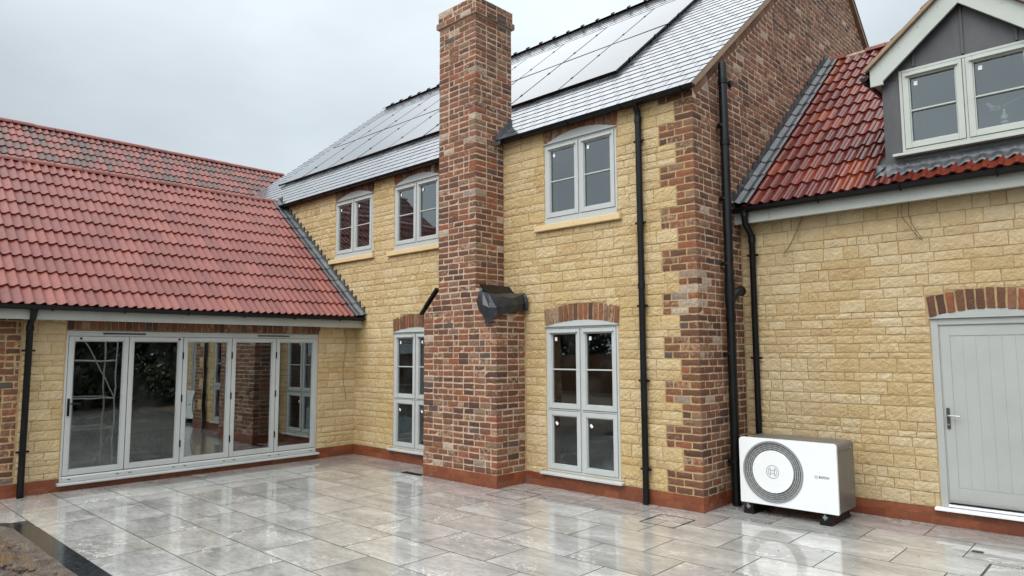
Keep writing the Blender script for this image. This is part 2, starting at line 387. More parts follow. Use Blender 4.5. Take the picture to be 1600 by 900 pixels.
# ------------------------------------------------------------------ wall helpers
def slab(mb, F, u0, u1, v0, v1, thick, holes, mat=0, inner=1, top=None):
    us = sorted({u0, u1, *[h[0] for h in holes], *[h[1] for h in holes]}); vs = sorted({v0, v1, *[h[2] for h in holes], *[h[3] for h in holes]})
    def hole(a, b): return any(h[0] < a < h[1] and h[2] < b < h[3] for h in holes)
    for i in range(len(us)-1):
        for j in range(len(vs)-1):
            if hole((us[i]+us[i+1])/2, (vs[j]+vs[j+1])/2): continue
            a0, a1, b0, b1 = us[i], us[i+1], vs[j], vs[j+1]
            mb.add([F(a0, b0, 0), F(a1, b0, 0), F(a1, b1, 0), F(a0, b1, 0)], [(0, 1, 2, 3)], mat)
            mb.add([F(a0, b0, -thick), F(a1, b0, -thick), F(a1, b1, -thick), F(a0, b1, -thick)], [(3, 2, 1, 0)], inner)
    for h in holes:
        q = [(h[0], h[2]), (h[1], h[2]), (h[1], h[3]), (h[0], h[3])]
        for i in range(4):
            a, b = q[i], q[(i+1) % 4]
            mb.add([F(*a, 0), F(*b, 0), F(*b, -thick), F(*a, -thick)], [(0, 1, 2, 3)], mat)
    q = [(u0, v0), (u1, v0), (u1, v1), (u0, v1)]
    for i in range(4):
        a, b = q[i], q[(i+1) % 4]
        mb.add([F(*a, 0), F(*b, 0), F(*b, -thick), F(*a, -thick)], [(0, 1, 2, 3)], mat)
def free(u0, u1, v0, v1, obs, minh):
    """split a course into (u0, u1, v0, v1) runs left free by the obstacles"""
    bp = sorted({u0, u1, *[x for o in obs for x in o[:2] if u0 < x < u1 and o[2] < v1-.004 and o[3] > v0+.004]})
    runs = []
    for i in range(len(bp)-1):
        a, b = bp[i], bp[i+1]; m_ = (a+b)/2; lo, hi = v0, v1
        for o in obs:
            if o[0] < m_ < o[1] and o[2] < v1-.004 and o[3] > v0+.004:
                if o[2] <= lo+.004 and o[3] >= hi-.004: hi = lo
                elif o[2] <= lo+.004: lo = max(lo, o[3])
                elif o[3] >= hi-.004: hi = min(hi, o[2])
                else: lo = max(lo, o[3])
        if hi-lo < minh: continue
        if runs and abs(runs[-1][1]-a) < 1e-6 and runs[-1][2] == lo and runs[-1][3] == hi: runs[-1][1] = b
        else: runs.append([a, b, lo, hi])
    return [q for q in runs if q[1]-q[0] > .02]
def widths(total, lo, hi, mean=None):
    out_ = []; left = total
    while left > hi:
        w = random.uniform(lo, hi) if mean is None else mean()
        if left-w < lo: w = left/2
        out_.append(w); left -= w
    out_.append(left); return out_
PAT = [[.10, .125], [.085, .14], [.075, .09, .06], [.11, .115], [.075, .15], [.13, .095], [.055, .09, .08], [.09, .135]]
def stones(mb, F, u0, u1, v0, v1, obs, mat, rough=1.0, gap=.0100):
    v = v0; last = None
    while v < v1-.02:
        p = random.choice([q for q in PAT if q is not last]); last = p
        for h in p:
            if v >= v1-.02: break
            t = min(v+h, v1)
            for a, b, lo, hi in free(u0, u1, v, t, obs, .022):
                hh = hi-lo; x = a
                for w in widths(b-a, .06+hh*.3, .13+hh*1.9):
                    g = gap/2*random.uniform(.7, 1.3)
                    if w > 2*g+.01:
                        d = random.uniform(.005, .009)*rough
                        s_ = random.uniform(-.003, .003)
                        c = [(x+g, lo+g), (x+w-g, lo+g+s_*.6), (x+w-g, hi-g+s_), (x+g, hi-g-s_*.5)]
                        mb.block(F, c, d+.002, max(2, round(w/.03)), max(2, round(hh/.028)), .0024, .0036*rough, .0058*rough, mat, min(.999, random.random()))
                    x += w
            v = t
def hsh(*a):
    return random.Random(str(a)).random()
def bricks(mb, F, rows, span, obs, mat, key=None, bw=.19, head=.18, gap=.0155, rough=1.0):
    for ri, v in enumerate(rows):
        v1 = v+.075; u0, u1 = span(v+.0375)
        for a, b, lo, hi in free(u0, u1, v, v1, obs, .02):
            x = a; ws = []; left = b-a; first = True
            while left > 1e-4:
                w = bw if random.random() > head else bw*.5
                if first and ri % 2: w = bw*.5
                first = False
                if left-w < .045: w = left
                if w > .25: w = left*.55
                ws.append(w); left -= w
            for i, w in enumerate(ws):
                g = gap/2*random.uniform(.5, 1.5)
                rv = random.random()
                if key and i == 0 and key[0]: rv = hsh(key[0], ri)
                if key and i == len(ws)-1 and key[1]: rv = hsh(key[1], ri)
                gl = 0 if (key and i == 0 and key[0]) else g
                gr = 0 if (key and i == len(ws)-1 and key[1]) else g
                e1 = -.008 if gl == 0 and key[0] == 'x' else 0
                s_ = random.uniform(-.0022, .0022)
                c = [(x+gl, lo+g), (x+w-gr, lo+g+s_), (x+w-gr, hi-g+s_), (x+gl, hi-g)]
                mb.block(F, c, random.uniform(.0025, .006)*rough, 4 if w > .12 else 2, 2, .0036*rough, .0018, .0034*rough, mat, rv)
                x += w
def frange(a, b, s):
    out_ = []
    while a < b-1e-6: out_.append(round(a, 5)); a += s
    return out_
def arch(mb, F, x0, x1, zs, rise_i, hgt, n, rise_o, mat, depth=.016, seed=1):
    """soldier bricks of a segmental arch springing at zs"""
    rr = random.Random(seed)
    zi = lambda t: zs + rise_i*(1-(2*t-1)**2); zo = lambda t: zs + hgt + rise_o*(1-(2*t-1)**2)
    flare = .02
    for i in range(n):
        a, b = i/n, (i+1)/n; g = .11/n
        xi = lambda t: x0+(x1-x0)*t; xo = lambda t: x0-flare+(x1-x0+2*flare)*t
        c = [(xi(a+g), zi(a+g)), (xi(b-g), zi(b-g)), (xo(b-g), zo(b-g)+rr.uniform(-.006, .006)), (xo(a+g), zo(a+g)+rr.uniform(-.006, .006))]
        mb.block(F, c, depth+rr.uniform(-.003, .003), 2, 4, .003, .003, .005, mat, rr.random())
def plinth(mb, F, u0, u1, obs=(), n=2, key=None, v0=0.0, mat=0):
    bricks(mb, F, [v0+.075*i for i in range(n)], lambda v: (u0, u1), obs, mat, key=key, head=0.0, gap=.0046, rough=.8, bw=.19)

# ------------------------------------------------------------------ ground, patio
g = MB(); g.add([(-250, -250, -.02), (250, -250, -.02), (250, 250, -.02), (-250, 250, -.02)], [(0, 1, 2, 3)])
tag(g.build('ground', 'ground_soil'), kind='structure')
p = MB(); p.add([(-6.05, -4.72, -.004), (6.2, -4.72, -.004), (6.2, 1.1, -.004), (-6.05, 1.1, -.004)], [(0, 1, 2, 3)], 1); p.add([(-6.05, -9, -.004), (-4.80, -9, -.004), (-4.80, -4.72, -.004), (-6.05, -4.72, -.004)], [(0, 1, 2, 3)], 1)
TX, TY = .752, .508
for j in range(-18, 3):
    y0 = j*TY
    off = .268 if (j % 2 == 1) else .268-TX/2
    for i in range(-12, 10):
        x0 = off + i*TX; x1 = x0+TX
        if x1 < -6.02 or x0 > 6.1: continue
        y1 = min(y0+TY, 1.06); gp = .0037
        if y1-y0 < .02 or (y1 < -4.55 and x1 > -4.05): continue
        e_ = [random.uniform(-.0004, .0004) for _ in range(4)]
        xa, xb, ya, yb = max(x0, -6.02)+gp, x1-gp, y0+gp, y1-gp
        p.add([(xa, ya, e_[0]), (xb, ya, e_[1]), (xb, yb, e_[2]), (xa, yb, e_[3]), (xa, ya, -.003), (xb, ya, -.003), (xb, yb, -.003), (xa, yb, -.003)],
              [(0, 1, 2, 3)], 0, random.random())
        o_ = len(p.v)-8
        for q in ((0, 4, 5, 1), (1, 5, 6, 2), (2, 6, 7, 3), (3, 7, 4, 0)): p.f.append([o_+k for k in q]); p.m.append(1); p.r.append(.5)
patio = tag(p.build('patio', ['porcelain', 'grout']), kind='structure')

# planting bed edged with black granite: straight along the patio, turning a rounded corner at its left end
def bed_edge(off):
    pts = [(7, -4.57-off)]
    rad = .62-off; cx_, cy_ = -4.22, -4.57-.62
    for i in range(0, 13):
        a = R(90+i*7.5); pts.append((cx_+rad*math.cos(a), cy_+rad*math.sin(a)))
    pts.append((cx_-rad, -9)); return pts
ed = MB(); A_, B_ = bed_edge(0), bed_edge(.175)
for i in range(len(A_)-1):
    a, b, c, d = A_[i], A_[i+1], B_[i+1], B_[i]
    ed.add([(*a, -.003), (*b, -.003), (*c, -.003), (*d, -.003), (*a, .004), (*b, .004), (*c, .004), (*d, .004)], [(4, 5, 6, 7), (0, 1, 5, 4), (3, 7, 6, 2)])
tag(ed.build('granite_edging', 'granite'), 'polished black granite edging strip curving round the muddy bed', 'edging')
so = MB(); nx, ny = 200, 110
def soil_h(x, y):
    h_ = .030*noise.noise(Vector((x*30, y*30, 5)))+.045*noise.noise(Vector((x*2.1, y*2.1, 3))) + .03*noise.noise(Vector((x*6, y*6, 8))) + .016*noise.noise(Vector((x*17, y*17, 1)))
    d_ = -4.745-y
    if x < -4.0: h_ = max(h_, -.004)
    return .012 + h_*min(1, max(.15, d_/.25)) - .018*min(1, max(0, d_-.12)/.2)*min(1, max(0, x+4.05)/.2)
xs_ = [-4.66+(7+4.66)*(i/nx)**1.9 for i in range(nx+1)]; ys_ = [-4.745-4.2*(j/ny)**1.6 for j in range(ny+1)]
cxs, cys, rb = -4.22, -5.19, .445
vs_ = []
for yy in ys_:
    for xx in xs_:
        x_, y_ = xx, yy
        if x_ < cxs and y_ > cys:
            d_ = math.hypot(x_-cxs, y_-cys)
            if d_ > rb: x_, y_ = cxs+(x_-cxs)*rb/d_, cys+(y_-cys)*rb/d_
        vs_.append((x_, y_, soil_h(x_, y_)))
so.add(vs_, [(j*(nx+1)+i, (j+1)*(nx+1)+i, (j+1)*(nx+1)+i+1, j*(nx+1)+i+1) for j in range(ny) for i in range(nx)])
tag(so.build('bed_soil', 'soil', smooth=True), kind='structure')
pu = MB(); pp = [(-3.30+.52*math.cos(a)*(1+.2*math.sin(3*a)), -4.99+.15*math.sin(a)*(1+.15*math.cos(2*a)), .0115) for a in [i*math.pi/20 for i in range(40)]]
pu.add(pp, [list(range(40))]); tag(pu.build('puddle_water', 'muddy_water'), kind='structure')
for i in range(26):
    x_, y_ = random.uniform(-4.2, -2.3), random.uniform(-5.15, -4.80); s_ = random.uniform(.016, .05)
    st = MB(); st.block(lambda a, b, n_: (x_+a, y_+b, n_), [(-s_, -s_*.7), (s_, -s_*.6), (s_*.8, s_*.7), (-s_*.9, s_*.6)], soil_h(x_, y_)+s_*.7, 3, 3, s_*.2, s_*.3, s_*.5, 0, .5, -.01)
    tag(st.build('stone_lump', 'soil'), 'small muddy stone lump lying in the wet planting bed', 'stone', 'stone lumps in the muddy bed')

# ------------------------------------------------------------------ windows
def sash(mb, F, u0, u1, v0, v1, n, w=.052, d=.022):
    for a, b, c, e_ in ((u0, u0+w, v0, v1), (u1-w, u1, v0, v1), (u0+w, u1-w, v0, v0+w), (u0+w, u1-w, v1-w, v1)):
        mb.fbox(F, a, b, c, e_, n-.04, n)
    # glazing bead, stepped back
    q = w+.010
    for a, b, c, e_ in ((u0+w, u0+q, v0+w, v1-w), (u1-q, u1-w, v0+w, v1-w), (u0+q, u1-q, v0+w, v0+q), (u0+q, u1-q, v1-q, v1-w)):
        mb.fbox(F, a, b, c, e_, n-.04, n-.010)
def window(parent, F, u0, u1, v0, v1, zt=None, bars=(), apex=0, cill=True, paint='frame_paint', vents=True, rec=0.002, sticker=True, label=None, mull=None, tilt=True):
    fr_ = MB(); n0 = rec; fw = .026
    um = (u0+u1)/2
    levels = [(v0, v1)] if zt is None else [(v0, zt), (zt, v1)]
    fr_.fbox(F, u0, u0+fw, v0, v1, -.07, n0); fr_.fbox(F, u1-fw, u1, v0, v1, -.07, n0)
    fr_.fbox(F, u0+fw, u1-fw, v0, v0+fw, -.07, n0); fr_.fbox(F, u0+fw, u1-fw, v1-fw, v1, -.07, n0)
    fr_.fbox(F, um-.012, um+.012, v0+fw, v1-fw, -.07, n0-.004)
    if zt: fr_.fbox(F, u0+fw, um-.012, zt-.010, zt+.010, -.07, n0-.004); fr_.fbox(F, um+.012, u1-fw, zt-.010, zt+.010, -.07, n0-.004)
    cells = []
    for li, (a, b) in enumerate(levels):
        lo = a+fw+.004 if li == 0 else a+.014; hi = b-fw-.004 if li == len(levels)-1 else b-.014
        for s0, s1 in ((u0+fw+.004, um-.015), (um+.015, u1-fw-.004)):
            sash(fr_, F, s0, s1, lo, hi, n0+.008); cells.append((s0+.062, s1-.062, lo+.062, hi-.062, li))
            if li == len(levels)-1 and vents:
                fr_.fbox(F, s0+.03, s1-.03, hi-.046, hi-.028, n0+.007, n0+.030)
            if li == len(levels)-1:
                for bz in bars: fr_.fbox(F, s0+.055, s1-.055, bz-.008, bz+.008, -.045, n0-.006)
    w = fr_.build('window', paint, parent, bevel=.004)
    if label: w['label'] = label
    for s0, s1, lo, hi, li in cells:
        g_ = MB(); t_ = random.uniform(-.0012, .0012), random.uniform(-.0012, .0012)
        g_.add([F(s0-.008, lo-.008, -.020), F(s1+.008, lo-.008, -.020+t_[0]), F(s1+.008, hi+.008, -.020+t_[0]+t_[1]), F(s0-.008, hi+.008, -.020+t_[1])], [(0, 1, 2, 3)])
        g_.build('pane', 'window_glass', w)
        if sticker:
            k = MB(); su, sv = s0+.045, hi-.055; a_ = .78 if (li == 0 and zt) else random.uniform(-.05, .05); h_ = (.016, .021)
            k.add([F(su+math.cos(a_)*x_*h_[0]-math.sin(a_)*y_*h_[1], sv-(.03 if zt and li == 0 else 0)+math.sin(a_)*x_*h_[0]+math.cos(a_)*y_*h_[1], -.014) for x_, y_ in ((-1, -1), (1, -1), (1, 1), (-1, 1))], [(0, 1, 2, 3)])
            k.build('sticker', 'sticker_paper', w)
    if apex:
        h = MB(); po = [(u0-.005, v1+.004)] + [(u1+.005, v1+.004)] + [(u0+(u1-u0)*t/14, v1+.012+apex*(1-(2*t/14-1)**2)) for t in range(14, -1, -1)]
        h.prism(F, po, -.05, .0035); h.fbox(F, u0-.012, u1+.012, v1-.001, v1+.008, -.02, .026)
        h.build('head_panel', paint, w)
    if cill:
        c = MB(); c.prism(lambda a, b, n_: F(n_, b, a), [(-.05, v0-.002), (.062, v0-.014), (.066, v0-.018), (.066, v0-.038), (-.05, v0-.038)], u0-.07, u1+.05)
        c.build('sill', 'frame_paint', w, bevel=.003)
    return w
def stone_sill(parent, u0, u1, z0, z1):
    c = MB(); c.prism(lambda a, b, n_: F_main(n_, b, a), [(-.05, z0), (.055, z0), (.055, z1-.012), (.0, z1), (-.05, z1)], u0, u1)
    o = c.build('stone_sill', 'cast_sill', parent, bevel=.006); return o

# ------------------------------------------------------------------ main house
house = thing('stone_house', 'two storey honey stone house with slate roof, brick chimney and brick gable', 'house', (-5.7, 4.4, 0))
XL, EZ, MSL = -11.4, 4.30, .829
GW = [(-2.0, -.967, .19, 1.875), (-4.985, -3.95, .19, 1.875)]
FW = [(-2.0, -.947, 3.16, 4.10), (-5.0, -3.95, 3.16, 4.10), (-6.62, -5.565, 3.18, 4.10)]
w = MB()
holes = [(a, b, c, d) for a, b, c, d in GW+FW]
slab(w, F_main, XL, -.003, 0, EZ+.02, .25, holes, 0, 3)
obs = []
for a, b, c, d in GW:
    obs += [(a-.004, b+.004, c-.04, d), (a-.075, b+.055, c-.04, c), (a-.025, b+.025, d, d+.20), (a+.15, b-.15, d+.2, d+.255)]
for a, b, c, d in FW: obs += [(a-.004, b+.004, c-.04, d), (a-.14, b+.06, c-.135, c-.02), (a-.025, b+.025, d, 4.4)]
q_obs = []
z = .15; k_ = 0
quoin = []
while z < 4.3:
    wd = .40 if k_ % 2 == 0 else .21
    quoin.append((wd, z, min(z+.225, 4.29))); obs.append((-wd, .05, z, z+.225)); z += .225; k_ += 1
obs.append((-3.70, -2.33, 0, 2.3)); obs.append((-3.41, -2.70, 2.0, 4.4))
# keep stones out of the roof slope of the wing (only what shows above it)
stones(w, F_main, -8.6, 0, .15, 4.27, obs, 1)
for wd, z0, z1 in quoin:
    rows = [z_ for z_ in frange(z0, z1-.02, .075)]
    for i, v in enumerate(rows):
        ws = ([.19, .21] if i % 2 else [.10, .19, .11]) if wd > .3 else ([.21] if i % 2 == 0 else [.10, .11])
        x = -wd
        for j, bw in enumerate(ws):
            lastb = j == len(ws)-1; rv = hsh('corner', round(v, 3)) if lastb else random.random()
            gg = .0076
            w.block(F_main, [(x+gg, v+gg), (x+bw-(0 if lastb else gg)+(.004 if lastb else 0), v+gg), (x+bw-(0 if lastb else gg)+(.004 if lastb else 0), v+.075-gg), (x+gg, v+.075-gg)],
                    random.uniform(.003, .006), 4, 2, .0034, .0018, .0034, 2, rv)
            x += bw
for i, (a, b, c, d) in enumerate(GW): arch(w, F_main, a-.012, b+.012, d+.008, .062, .185, 15, .068, 2, .011, 20+i)
for i, (a, b, c, d) in enumerate(FW): arch(w, F_main, a-.012, b+.012, d+.002, .105, .16, 15, .07, 2, .012, 30+i)
w.build('stone_wall', ['stone_mortar', 'lime_stone', 'old_brick', 'plaster'], house)
pl = MB(); pob = [(a-.075, b+.055, c-.04, 1) for a, b, c, d in GW] + [(-3.70, -2.33, 0, 1)]
pl.fbox(F_main, -6.0, -.002, 0, .148, -.1, 0.0006, 1); plinth(pl, F_main, -5.98, .004, pob)
pl.fbox(F_gab, 0, W2, 0, .148, -.1, 0.0006, 1); plinth(pl, F_gab, 0, W2)
pl.build('plinth', ['plinth_brick', 'plinth_mortar'], house)
# gable
ga = MB(); RZ = EZ+MSL*4.5
gz = lambda y: EZ - .02 + MSL*(y if y < 4.5 else 9-y)
for n_ in (0, -.25):
    pts = [F_gab(0, 0, n_), F_gab(9, 0, n_), F_gab(9, gz(9), n_), F_gab(4.5, gz(4.5), n_), F_gab(0, gz(0), n_)]
    ga.add(pts, [(0, 1, 2, 3, 4) if n_ == 0 else (4, 3, 2, 1, 0)], 0 if n_ == 0 else 2)
ga.add([F_gab(9, 0, 0), F_gab(9, gz(9), 0), F_gab(9, gz(9), -.25), F_gab(9, 0, -.25)], [(0, 1, 2, 3)], 0)
def gspan(v):
    lo = 0 if v < gz(0)-.05 else (v-(EZ-.02))/MSL+.13
    hi = W2 if v < 2.95 else 9-((v-(EZ-.02))/MSL+.13 if v > gz(0)-.05 else 0)
    if v > 2.95 and v < 3.3: hi = min(hi, 3.0)
    return (lo, max(lo, hi))
for v in frange(.15, RZ-.12, .075):
    a, b = gspan(v+.0375)
    if b-a < .05: continue
    kk = ('corner', None) if v < gz(0)-.1 else None
    if kk:
        ri = round((v-.15)/.075)
    mb_rows = [v]
    # share the corner brick with the front
    u_ = a; first = True; left = b-a; odd = round((v-.15)/.075) % 2
    while left > 1e-4:
        bw = .19 if random.random() > .2 else .095
        if first: bw = .10 if (odd == 0) else .19
        if left-bw < .045: bw = left
        if bw > .25: bw = left*.55
        g1 = .0074*random.uniform(.7, 1.3); rv = hsh('corner', round(v, 3)) if (first and kk) else random.random()
        gl = 0 if (first and kk) else g1
        s_ = random.uniform(-.002, .002)
        ga.block(F_gab, [(u_+gl, v+g1), (u_+bw-g1, v+g1+s_), (u_+bw-g1, v+.075-g1+s_), (u_+gl, v+.075-g1)], random.uniform(.0025, .0052), 4 if bw > .12 else 2, 2, .0034, .0018, .0032, 1, rv)
        u_ += bw; left -= bw; first = False
# raking bricks that follow the verge
cs, sn = math.cos(math.atan(MSL)), math.sin(math.atan(MSL))
for side in (0, 1):
    Fr = (lambda a, b, n_: F_gab(a*cs-b*sn, gz(0)+a*sn+b*cs, n_)) if side == 0 else (lambda a, b, n_: F_gab(9-(a*cs-b*sn), gz(0)+a*sn+b*cs, n_))
    x = .02
    while x < 5.7:
        bw = .19
        c = [(x+.005, -.082), (x+bw-.005, -.082), (x+bw-.005, -.008), (x+.005, -.008)]
        if side == 1: c = [(x+bw-.005, -.082), (x+.005, -.082), (x+.005, -.008), (x+bw-.005, -.008)]
        ga.block(Fr, c, random.uniform(.003, .006), 3, 2, .002, .0015, .003, 1, random.random()); x += bw
ga.build('brick_gable', ['gable_mortar', 'gable_brick', 'plaster'], house)
bk = MB(); bk.box(XL, -.25, 8.75, 9, 0, EZ); bk.box(XL, XL+.25, .25, 8.75, 0, EZ)
for n_ in (XL, XL+.25): bk.add([(n_, 0, EZ), (n_, 9, EZ), (n_, 4.5, RZ-.03)], [(0, 1, 2)])
bk.box(-5.74, -5.6, .25, 8.75, 0, EZ, 0); bk.box(-3.4, -3.3, .25, 8.75, 0, EZ, 0)
bk.build('rear_wall', 'plaster', house)
fl = MB(); fl.box(XL+.25, -.25, .25, 8.75, -.015, .05); fl.box(XL+.25, -.25, .25, 8.75, 2.15, 2.35); fl.box(XL+.25, -.25, .25, 8.75, 4.28, 4.3)
fl.build('floor_slab', 'floor_screed', house)

# roof
TH = math.atan(MSL)
def roof_frame(o, along, up_h, m):
    """frame F(a, s, n): a along the eaves, s up the slope, n off the surface"""
    o, along, up_h = Vector(o), Vector(along), Vector(up_h); t = math.atan(m)
    B = up_h*math.cos(t) + Vector((0, 0, math.sin(t))); Nn = Vector((0, 0, math.cos(t))) - up_h*math.sin(t)
    return lambda a, s_, n_: tuple(o + along*a + B*s_ + Nn*n_)
F_roof = roof_frame((XL-.06, -.13, 4.400-.13*MSL), (1, 0, 0), (0, 1, 0), MSL)
SL = (4.5+.13)/math.cos(TH); RW_ = 11.4+.06+.055
ro = MB(); ro.fbox(F_roof, 0, RW_-.056, .02, SL, -.07, -.013, 1)
F_back = roof_frame((XL-.06, 9.13, 4.400-.13*MSL), (1, 0, 0), (0, -1, 0), MSL)
ro.fbox(F_back, 0, RW_, 0, SL, -.07, -.002, 1)
GA, SW = .181, .212
rows = int(SL/GA)+1
for j in range(rows):
    s0 = j*GA; s1 = min(s0+GA*1.55, SL)
    if s0 > SL-.03: continue
    x = -(SW/2 if j % 2 else 0)
    while x < RW_-.005:
        a, b = max(x, 0), min(x+SW, RW_); x += SW
        if b-a < .01: continue
        t = random.uniform(-.0012, .0012); lo = random.uniform(-.003, .003)
        p4 = [(a+.0042, s0+lo), (b-.0042, s0+lo+random.uniform(-.003, .003)), (b-.0042, s1), (a+.0042, s1)]
        pts = [F_roof(*p4[0], .0+t*.5), F_roof(*p4[1], .0-t*.5), F_roof(*p4[2], -.0085), F_roof(*p4[3], -.0085), F_roof(*p4[0], -.0058), F_roof(*p4[1], -.0058)]
        ro.add(pts, [(0, 1, 2, 3), (4, 5, 1, 0), (4, 0, 3), (5, 2, 1)], 0, random.random())
roof = ro.build('slate_roof', ['slate', 'roof_deck'], house)
vg = MB(); vg.fbox(F_roof, RW_-.054, RW_-.006, .03, SL, -.066, -.008); vg.fbox(F_back, RW_-.052, RW_, .03, SL, -.115, -.04)
vg.build('verge_board', 'timber', roof)
rt = MB(); a = .0; i = 0
while a < RW_:
    b = min(a+.372, RW_)
    prof = [(-.085, -.055), (-.05, -.022), (0, .012), (.05, -.022), (.085, -.055)]
    def ridge_pt(aa, q, lift): return (XL-.06+aa, 4.5+q[0], 4.400+MSL*4.5+.034+q[1]+lift)
    ra = random.uniform(.0, .006)
    pts = [ridge_pt(a+.004, q, ra) for q in prof] + [ridge_pt(b-.004, q, ra+.004) for q in prof]
    pts += [ridge_pt(a+.004, (q[0]*.9, q[1]-.02), ra) for q in prof] + [ridge_pt(b-.004, (q[0]*.9, q[1]-.02), ra) for q in prof]
    rt.add(pts, [(k, k+1, k+6, k+5) for k in range(4)] + [(k+1, k, k+10, k+11) for k in range(4)] + [(k+5, k+6, k+16, k+15) for k in range(4)], 0, random.random())
    # raised union at each joint
    rt.tube([ridge_pt(b, (q_[0]*1.04, q_[1]), .012) for q_ in prof], .017, 6, 1, .2)
    a = b
rt.build('ridge_tiles', ['slate', 'black_plastic'], roof)

# gutter, pipes
def half_gutter(name, parent, p0, p1, rad, side, hang=Vector((0, 0, 0))):
    mb = MB(); p0, p1 = Vector(p0), Vector(p1); d = (p1-p0).normalized(); o_ = Vector(side)
    seg = 9; rings = []
    for p_ in (p0, p1):
        for rr_ in (rad, rad*.9):
            rings.append([p_ + o_*(math.cos(math.pi*k/seg)*rr_) - Vector((0, 0, 1))*math.sin(math.pi*k/seg)*rr_ for k in range(seg+1)])
    v = [q for rg in rings for q in rg]; n1 = seg+1; fc = []
    for k in range(seg):
        fc += [(k, k+1, 2*n1+k+1, 2*n1+k), (n1+k+1, n1+k, 3*n1+k, 3*n1+k+1), (k+1, k, n1+k, n1+k+1), (2*n1+k, 2*n1+k+1, 3*n1+k+1, 3*n1+k)]
    fc += [(0, n1, 3*n1, 2*n1), (n1-1, 2*n1-1, 4*n1-1, 3*n1-1)][0:2]
    mb.add(v, fc)
    for p_ in (p0, p1): mb.add([p_ + o_*(math.cos(math.pi*k/seg)*rad) - Vector((0, 0, 1))*math.sin(math.pi*k/seg)*rad for k in range(seg+1)], [list(range(seg+1))])
    n_ = int((p1-p0).length/.75)
    for i in range(n_+1):
        c = p0 + d*(.15+i*.75)
        if (c-p0).length < (p1-p0).length: mb.tube([c+o_*rad*1.1*math.cos(t_)-Vector((0, 0, 1))*rad*1.12*math.sin(t_) for t_ in [math.pi*k/6 for k in range(7)]], .008, 6)
    ob = mb.build(name, 'black_plastic', parent, smooth=True)
    return ob
gu = half_gutter('gutter', house, (-8.45, -.112, 4.286), (.078, -.112, 4.286), .042, (0, -1, 0))
b_ = MB(); b_.box(-8.45, .0, -.070, -.022, 4.262, 4.325); b_.build('soffit_board', 'black_plastic', house)
def pipe(parent, pts, rad, collars, brackets, dirn, name='downpipe', mat_='black_plastic'):
    mb = MB(); mb.tube(pts, rad, 14); rad = rad[0] if isinstance(rad, list) else rad
    for a, b in collars: mb.tube([a, b], rad*1.17, 14)
    o = mb.build(name, mat_, parent, smooth=True)
    for c in brackets:
        k = MB(); c = Vector(c); d = Vector(dirn)
        k.tube([c-Vector((0, 0, .012)), c+Vector((0, 0, .012))], rad*1.25, 12)
        side = Vector((0, 0, 1)).cross(d)
        k.box(c.x-abs(side.x)*rad*1.9-.008*abs(d.x), c.x+abs(side.x)*rad*1.9+.008*abs(d.x), c.y-abs(side.y)*rad*1.9-.008*abs(d.y), c.y+abs(side.y)*rad*1.9+.008*abs(d.y), c.z-.011, c.z+.011)
        k.build('pipe_bracket', mat_, o, smooth=True)
    return o
DX = -.622
pipe(house, [(DX, -.108, 4.26), (DX, -.10, 4.23), (DX, -.060, 4.17), (DX, -.055, 4.08), (DX, -.055, .03), (DX, -.075, .012)], .034,
     [((DX, -.055, 4.12), (DX, -.055, 4.05)), ((DX, -.055, 2.30), (DX, -.055, 2.24))], [(DX, -.045, z_) for z_ in (3.85, 2.95, 2.06, 1.27, .36)], (0, 1, 0))
so_ = pipe(house, [(.085, .535, .0), (.085, .535, 4.66), (.085, .535, 4.70)], [.046, .046, .040],
     [((.085, .535, 4.52), (.085, .535, 4.46)), ((.085, .535, 3.84), (.085, .535, 3.78)), ((.085, .535, 2.33), (.085, .535, 2.08)), ((.085, .535, 1.9), (.085, .535, 1.96))], [(.06, .535, z_) for z_ in (4.0, 3.2, 2.5, 1.55, .45)], (1, 0, 0), 'soil_pipe')
br = MB(); br.tube([(.085, .535, 2.08), (.11, .60, 2.18), (.125, .66, 2.205), (.13, .69, 2.21)], [.044, .046, .05, .05], 14); br.tube([(.13, .685, 2.21), (.134, .71, 2.212)], .056, 14)
br.build('branch_socket', 'black_plastic', so_, smooth=True)
vt = MB(); vt.tube([(-.02, .857, 4.573), (.035, .857, 4.573)], .036, 16); vt.build('overflow_pipe', 'black_plastic', house, smooth=True)

for i, (a, b, c, d) in enumerate(GW):
    window(house, F_main, a, b, c, d, zt=.905, bars=(1.372,), apex=.055)
for i, (a, b, c, d) in enumerate(FW):
    window(house, F_main, a, b, c, d, bars=(3.63,), apex=.098, cill=False)
    stone_sill(house, a-.14, b+.06, c-.125, c-.045)
    s2 = MB(); s2.fbox(F_main, a, b, c-.047, c+.001, -.05, .012); s2.build('sill', 'frame_paint', house)

# ------------------------------------------------------------------ chimney
ch = MB(); BX0, BX1, SX0, SX1, ZB, ZS = -3.68, -2.352, -3.395, -2.705, 2.085, 2.36
fr = [(BX0, 0), (BX1, 0), (BX1, ZB), (SX1, ZS), (SX1, 5.87), (SX0, 5.87), (SX0, ZS), (BX0, ZB)]
ch.prism(F_chf, fr, -CD-.155, 0, 0)
def chspan(v):
    if v < ZB: return (BX0, BX1)
    if v < ZS: t = (v-ZB)/(ZS-ZB); return (BX0+(SX0-BX0)*t, BX1+(SX1-BX1)*t)
    return (SX0, SX1)
rows = frange(.15, 5.87-.05, .075)
for v in rows:
    a, b = chspan(v+.05); ri = round((v-.15)/.075)
    bl = MB()
    random.seed(ri*31+5)
    bricks(ch, F_chf, [v] if ri % 2 == 0 else [v], lambda q: (a, b), (), 1, key=('cl%d' % ri, 'cr%d' % ri))
Fr1 = lambda a, b, n_: (BX1+n_, a, b); Fr2 = lambda a, b, n_: (SX1+n_, a, b); Fl1 = lambda a, b, n_: (BX0-n_, -a, b); Fl2 = lambda a, b, n_: (SX0-n_, -a, b)
